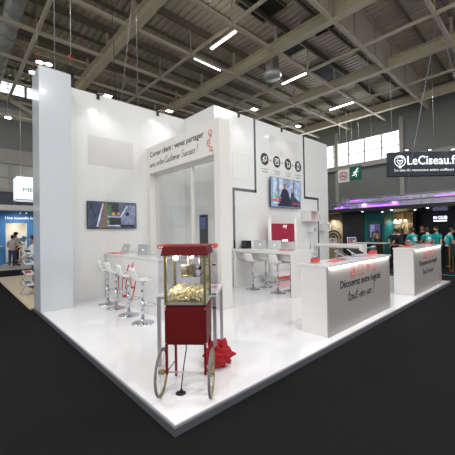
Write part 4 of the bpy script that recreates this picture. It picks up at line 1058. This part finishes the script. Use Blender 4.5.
for l in ([(-.13, .12), (0, .2), (.13, .12)], [(-.14, .05), (-.1, -.08), (0, -.18), (.1, -.08), (.14, .05)], [(-.1, .04), (-.04, .03)], [(.04, .03), (.1, .04)], [(0, .04), (0, -.08)], [(-.08, -.25), (0, -.33), (.08, -.25)]): b.ribbon(l, fr, .035, .01)
b.build('sign_emblem', M['text_white'], t)
for u in (.7, 1.75, 2.8, 3.85):
    q = o0+sd*u+F0[3]*.22+V((0, 0, 1.16)); b = B(M['black']); b.cyl(q, o0+sd*u+V((0, 0, 1.12)), .012, 6); b.box(q.x-.06, q.x+.06, q.y-.06, q.y+.06, q.z-.01, q.z+.04)
    h = b.build('sign_spot', M['black'], t); b = B(); b.box(q.x-.05, q.x+.05, q.y-.05, q.y+.05, q.z-.018, q.z-.01); b.build('lens', M['floodled'], h)
    l = bpy.data.lights.new('sign_lamp', 'SPOT'); l.energy = 14; l.spot_size = 1.6; l.spot_blend = .9; l.color = (.9, .95, 1)
    lo = bpy.data.objects.new('sign_lamp', l); COL.objects.link(lo); lo.location = q-V((0, 0, .04)); lo.rotation_euler = ((o0+sd*u+V((0, 0, .3)))-lo.location).to_track_quat('-Z', 'Y').to_euler()
for u in (.15, 2.1, 4.1):
    q = o0+sd*u+V((0, 0, 1.12)); B().cyl(q, (q.x, q.y, 10.42), .008, 5).build('suspension_wire', M['steel'], t)
# exit and no smoking signs
t = thing('exit_sign', 'green hanging sign with white running figure', 'sign', (20, 7.35, 5.2))
b = B(); b.box(20, 20.06, 6.95, 7.78, 5.2, 6.2); b.build('board', M['green'], t)
b = B(M['text_white']); fr = FX(20, 7.37, 5.7)
for l, w_ in (([(.1, .22), (.02, .1), (-.02, -.02)], .09), ([(-.02, -.02), (.08, -.12), (.04, -.26)], .06), ([(-.02, -.02), (-.1, -.14), (-.24, -.16)], .06), ([(.02, .12), (-.12, .06), (-.16, -.02)], .045), ([(.06, .14), (.2, .06)], .045)): b.ribbon(l, fr, w_, .012)
b.poly([fr[0]+fr[1]*(.15+.055*math.cos(a))+fr[2]*(.3+.055*math.sin(a)) for a in [2*pi*i/12 for i in range(12)]], (-1, 0, 0), .012)
b.build('running_figure', M['text_white'], t)
t2 = thing('no_smoking_sign', 'white hanging sign with red no smoking circle', 'sign', (20, 8.3, 5.2))
b = B(); b.box(20, 20.06, 7.84, 8.7, 5.15, 6.1); b.build('board', M['signwhite'], t2)
b = B(M['red']); fr = FX(20, 8.27, 5.62); b.ribbon(circle_pts(.27, 20), fr, .06, .012); b.ribbon([(-.19, .19), (.19, -.19)], fr, .05, .012); b.build('red_circle', M['red'], t2)
b = B(M['grey']); fr = FX(20-.013, 8.27, 5.62); b.ribbon([(-.15, -.02), (.12, -.02)], fr, .06, .004); b.ribbon([(.12, .05), (.15, .13)], fr, .02, .004); b.build('cigarette', M['grey'], t2)
for tt, y0, y1, z in ((t, 7.1, 7.6, 6.2), (t2, 8.0, 8.5, 6.1)):
    b = B(); b.box(20.02, 20.032, y0, y0+.012, z, 10.42); b.build('drop_rod', M['ledge'], tt); b = B(); b.box(20.02, 20.032, y1, y1+.012, z, 10.42); b.build('drop_rod', M['ledge'], tt)

# ------------------------------------------------------------------ left background
t = tag(B().box(-.05, 5.5, 6.1, 13.15, GZ, GZ+.03).build('neighbour_floor', M['wood']), 'pale wood plank floor of the neighbouring stand at the left', 'floor')
t = tag(B().box(-6, 5.5, 16.2, 20.2, GZ, GZ+.03).build('stand_platform', M['ledge']), 'light grey floor of the blue stand', 'floor')
t = thing('blue_stand', 'blue stand wall with white lettering and a lit beige recess', 'exhibition stand', (1, 20, GZ))
b = B(M['blue']); b.box(-4, 1.02, 20, 20.15, GZ+.03, 3.1); b.box(2.12, 5, 20, 20.15, GZ+.03, 3.1); b.box(1.02, 2.12, 20, 20.15, 2.38, 3.1); b.build('blue_wall', M['blue'], t)
b = B(M['cream']); b.box(1.02, 2.12, 20.9, 21, GZ+.03, 2.38); b.box(.98, 1.02, 20.15, 21, GZ+.03, 2.38); b.box(2.12, 2.16, 20.15, 21, GZ+.03, 2.38); b.box(1.02, 2.12, 20.15, 20.9, 2.38, 2.42); b.build('recess', M['cream'], t)
b = B(); b.box(-5, 5, 19, 20.2, 3.1, 3.4); b.build('canopy_beam', M['signwhite'], t)
b = B(); b.box(-.6, .75, 18.9, 19.5, GZ+.03, 1.0); b.build('reception_desk', M['blue'], t)
b = B(); b.box(-.65, .8, 18.85, 19.55, 1.0, 1.05); b.build('desk_top', M['wood'], t)
text('wall_lettering', 'Une nouvelle façon', FY(1.0, 20, 2.58), 1.75, .2, M['text_white'], t, bold=.015, th=.015)
l = bpy.data.lights.new('recess_lamp', 'POINT'); l.energy = 8; l.color = (1, .86, .68); l.shadow_soft_size = .08
lo = bpy.data.objects.new('recess_lamp', l); COL.objects.link(lo); lo.location = (1.55, 20.4, 2.25)
for x, y, l in ((1.7, 19.6, 'left track spot above the blue wall'), (2.0, 19.5, 'right track spot above the blue wall')):
    p = thing('track_spot', l, 'spotlight', (x, y, 3.0)); B().cyl((x, y, 3.1), (x, y+.03, 2.98), .04, 10).build('can', M['signwhite'], p); B().cyl((x, y+.03, 2.98), (x, y+.032, 2.975), .036, 10).build('lens', M['floodled'], p)
l = bpy.data.lights.new('blue_wall_lamp', 'SPOT'); l.energy = 90; l.spot_size = 1.9; l.spot_blend = .8
lo = bpy.data.objects.new('blue_wall_lamp', l); COL.objects.link(lo); lo.location = (1.6, 18.6, 3.05); lo.rotation_euler = (V((1.6, 20, 1.2))-lo.location).to_track_quat('-Z', 'Y').to_euler()
t = thing('easel', 'wooden easel legs standing in the beige recess of the blue stand', 'easel', (1.95, 20.5, GZ+.03))
b = B()
for x0, y0 in ((1.75, 20.3), (2.0, 20.3), (1.87, 20.6)): b.cyl((x0, y0, GZ+.03), (1.87, 20.42, 1.25), .02, 8)
b.build('legs', M['slat'], t); b = B(); b.box(1.76, 1.98, 20.3, 20.33, .6, .63); b.build('ledge', M['slat'], t)
# ME lightbox
t = thing('lightbox_sign', 'glowing white box sign lettered ME, hanging left of the white tower', 'sign', (1.2, 14, 3.2))
b = B(); b.box(.78, 2.6, 14, 15.0, 3.25, 4.3); b.build('box_shell', M['signface'], t, bevel=.02)
b = B(); b.box(.77, .79, 14, 15.0, 3.24, 3.27); b.box(.77, 2.6, 13.985, 14.0, 3.24, 3.27); b.build('frame_edge', M['signtext'], t)
text('sign_lettering', 'ME', FY(1.02, 14, 3.62), .4, .17, M['signtext'], t, bold=.0, th=.01)
for x in (1.0, 2.4): B().cyl((x, 14.5, 4.3), (x, 14.5, 10.42), .01, 5).build('suspension_wire', M['steel'], t)
# brochure rack
t = thing('brochure_rack', 'folding silver brochure rack with zigzag frame on the wood floor', 'brochure rack', (.25, 8.1, GZ+.03), .35)
z0 = 0; lv = 4; hh = .3
for s_ in (-.15, .15):
    b = B()
    for i in range(lv):
        a, c_ = ((-.14, .14) if i % 2 == 0 else (.14, -.14)); z = i*hh+.02
        b.cyl((s_, a, z), (s_, c_, z+hh), .008, 6); b.cyl((s_, c_, z), (s_, a, z+hh), .008, 6)
    b.build('zigzag_frame', M['chrome'], t, local=True)
b = B(); b.box(-.17, .17, -.17, .17, 0, .02); b.build('foot', M['steel'], t, local=True)
for i in range(1, 5):
    r = Matrix.Rotation(.55, 3, 'X'); z = i*hh-.02; b = B(); b.box(-.16, .16, -.13, .13, z, z+.008, r, (0, -.05, z)); b.box(-.16, .16, -.135, -.13, z, z+.05, r, (0, -.05, z)); b.build('tray', M['acrylic'], t, local=True)
for i in range(1, 5):
    r0 = Matrix.Rotation(.35, 3, 'Z'); r = Matrix.Rotation(.55, 3, 'X'); z = i*hh-.02; o_ = V((.25, 8.1, GZ+.03))
    m = MB(); m.use(M['paper']).box(-.13, .13, -.12, .12, z+.01, z+.03, r, (0, -.05, z)); m.use(M[['signtext', 'red_flat', 'signtext', 'grey'][i-1]]).box(-.1, .06, -.02, .09, z+.03, z+.032, r, (0, -.05, z))
    m.v = [r0 @ v+o_ for v in m.v]
    tag(m.build('magazine', M['paper']), ['magazine in the lowest tray of the zigzag rack', 'magazine in the second tray from the bottom of the rack', 'magazine in the third tray from the bottom of the rack', 'magazine in the top tray of the zigzag rack'][i-1], 'magazine', 'magazines in the rack')

# ------------------------------------------------------------------ rigging
t = thing('chain_hoist', 'black chain hoist with red hook hanging just right of the white tower', 'hoist', (1.41, 8.0, 5.9))
hx, hy = 1.41, 8.0
b = B(); b.box(hx-.05, hx+.07, hy-.07, hy+.07, 6.25, 6.7); b.cyl((hx+.02, hy, 5.9), (hx+.02, hy, 6.3), .03, 8); b.build('chain_bag', M['black'], t)
b = B(); b.box(hx-.11, hx+.04, hy-.07, hy+.07, 6.66, 6.95); b.build('motor', M['black'], t)
b = B(); b.path([(hx, hy, 7.32), (hx-.05, hy, 7.27), (hx-.04, hy, 7.2), (hx+.03, hy, 7.18), (hx+.05, hy, 7.24)], .022, 6); b.build('hook', M['red'], t)
b = B(); b.cyl((hx, hy, 6.95), (hx, hy, 12.1), .01, 6); b.build('chain', M['steel'], t)
t = thing('chain_hoist', 'small red hoist hook above the left edge of the white tower', 'hoist', (1.31, 12.4, 9))
b = B(); b.path([(1.31, 12.4, 9.4), (1.24, 12.4, 9.32), (1.26, 12.4, 9.22), (1.36, 12.4, 9.2), (1.38, 12.4, 9.28)], .03, 6); b.build('hook', M['red'], t)
b = B(); b.cyl((1.31, 12.4, 9.4), (1.31, 12.4, 12.1), .012, 6); b.build('chain', M['steel'], t)
CB = [((2.6, 5.85, 5.3), (2.55, 5.85, 12.1), 'steel cable above the left wall, left of the arm spotlight'), ((2.1, 5.85, 5.3), (2.9, 5.85, 12.1), 'slanted white cable above the left television wall'),
      ((.4, 5.6, 5.32), (.4, 5.6, 12.1), 'thin cable rising from the white tower'), ((2.4, 6.9, 5.3), (2.2, 6.9, 12.1), 'dark cable hanging near the left wall top')]
for i, (a, c_, l) in enumerate(CB): tag(B().cyl(a, c_, .006 if i != 3 else .009, 5).build('suspension_cable', M['alu'] if i != 3 else M['black']), l, 'cable', 'rigging cables')
Yb = [((13.9, 3.93, 10.4), (15.9, 4.6, 8.7), 'slanted cable from the deep girder to a splice, right'), ((13.9, 3.93, 10.4), (12.6, 4.2, 8.9), 'slanted cable from the deep girder, left branch'), ((15.9, 4.6, 8.7), (15.9, 4.6, 3.4), 'vertical cable down to the teal stand truss'),
      ((13.2, .8, 10.3), (14.0, 2.4, 3.2), 'long cable from the right roof grid to the stand truss'), ((13.2, .8, 10.3), (14.0, -.4, 3.2), 'right branch cable from the roof grid to the stand truss')]
for a, c_, l in Yb: tag(B().cyl(a, c_, .011, 5).build('suspension_cable', M['alu']), l, 'cable', 'rigging cables')

# ------------------------------------------------------------------ light
def area(x, y, z, sx, sy, e, col=(1, .985, .975), rot=(0, 0, 0)):
    l = bpy.data.lights.new('hall_lamp', 'AREA'); l.shape = 'RECTANGLE'; l.size = sx; l.size_y = sy; l.energy = e; l.color = col
    o = bpy.data.objects.new('hall_lamp', l); COL.objects.link(o); o.location = (x, y, z); o.rotation_euler = rot
LE = 190
for cx, cy, sx, sy, z in [q for q in LB if q[2] < 1]:
    area(cx, cy, z-.01, sx, sy, LE)
    area(cx, cy, z+.13, sx, sy, 9, rot=(pi, 0, 0))     # upward lamp added on each fitting to brighten the roof
for x, y in ((7.6, -1), (1.6, -3), (-4, -3), (-4, 3.5), (13, -5), (-8, 8), (2, -8), (-9, -2)): area(x, y, 10.25, 1.6, .25, LE*1.3)
# daylight through the clerestory
area(24.6, 14.2, 8.3, 2.2, 16, 500, (.86, .93, 1), (0, math.radians(90), 0))
w = bpy.data.worlds.new('world'); S.world = w; w.use_nodes = True
bg = w.node_tree.nodes['Background']; bg.inputs[0].default_value = (.97, .985, 1, 1); bg.inputs[1].default_value = 1.06
S.view_settings.view_transform = 'Standard'; S.view_settings.look = 'None'; S.view_settings.gamma = 1; S.view_settings.exposure = -0.1
S.view_settings.use_curve_mapping = False
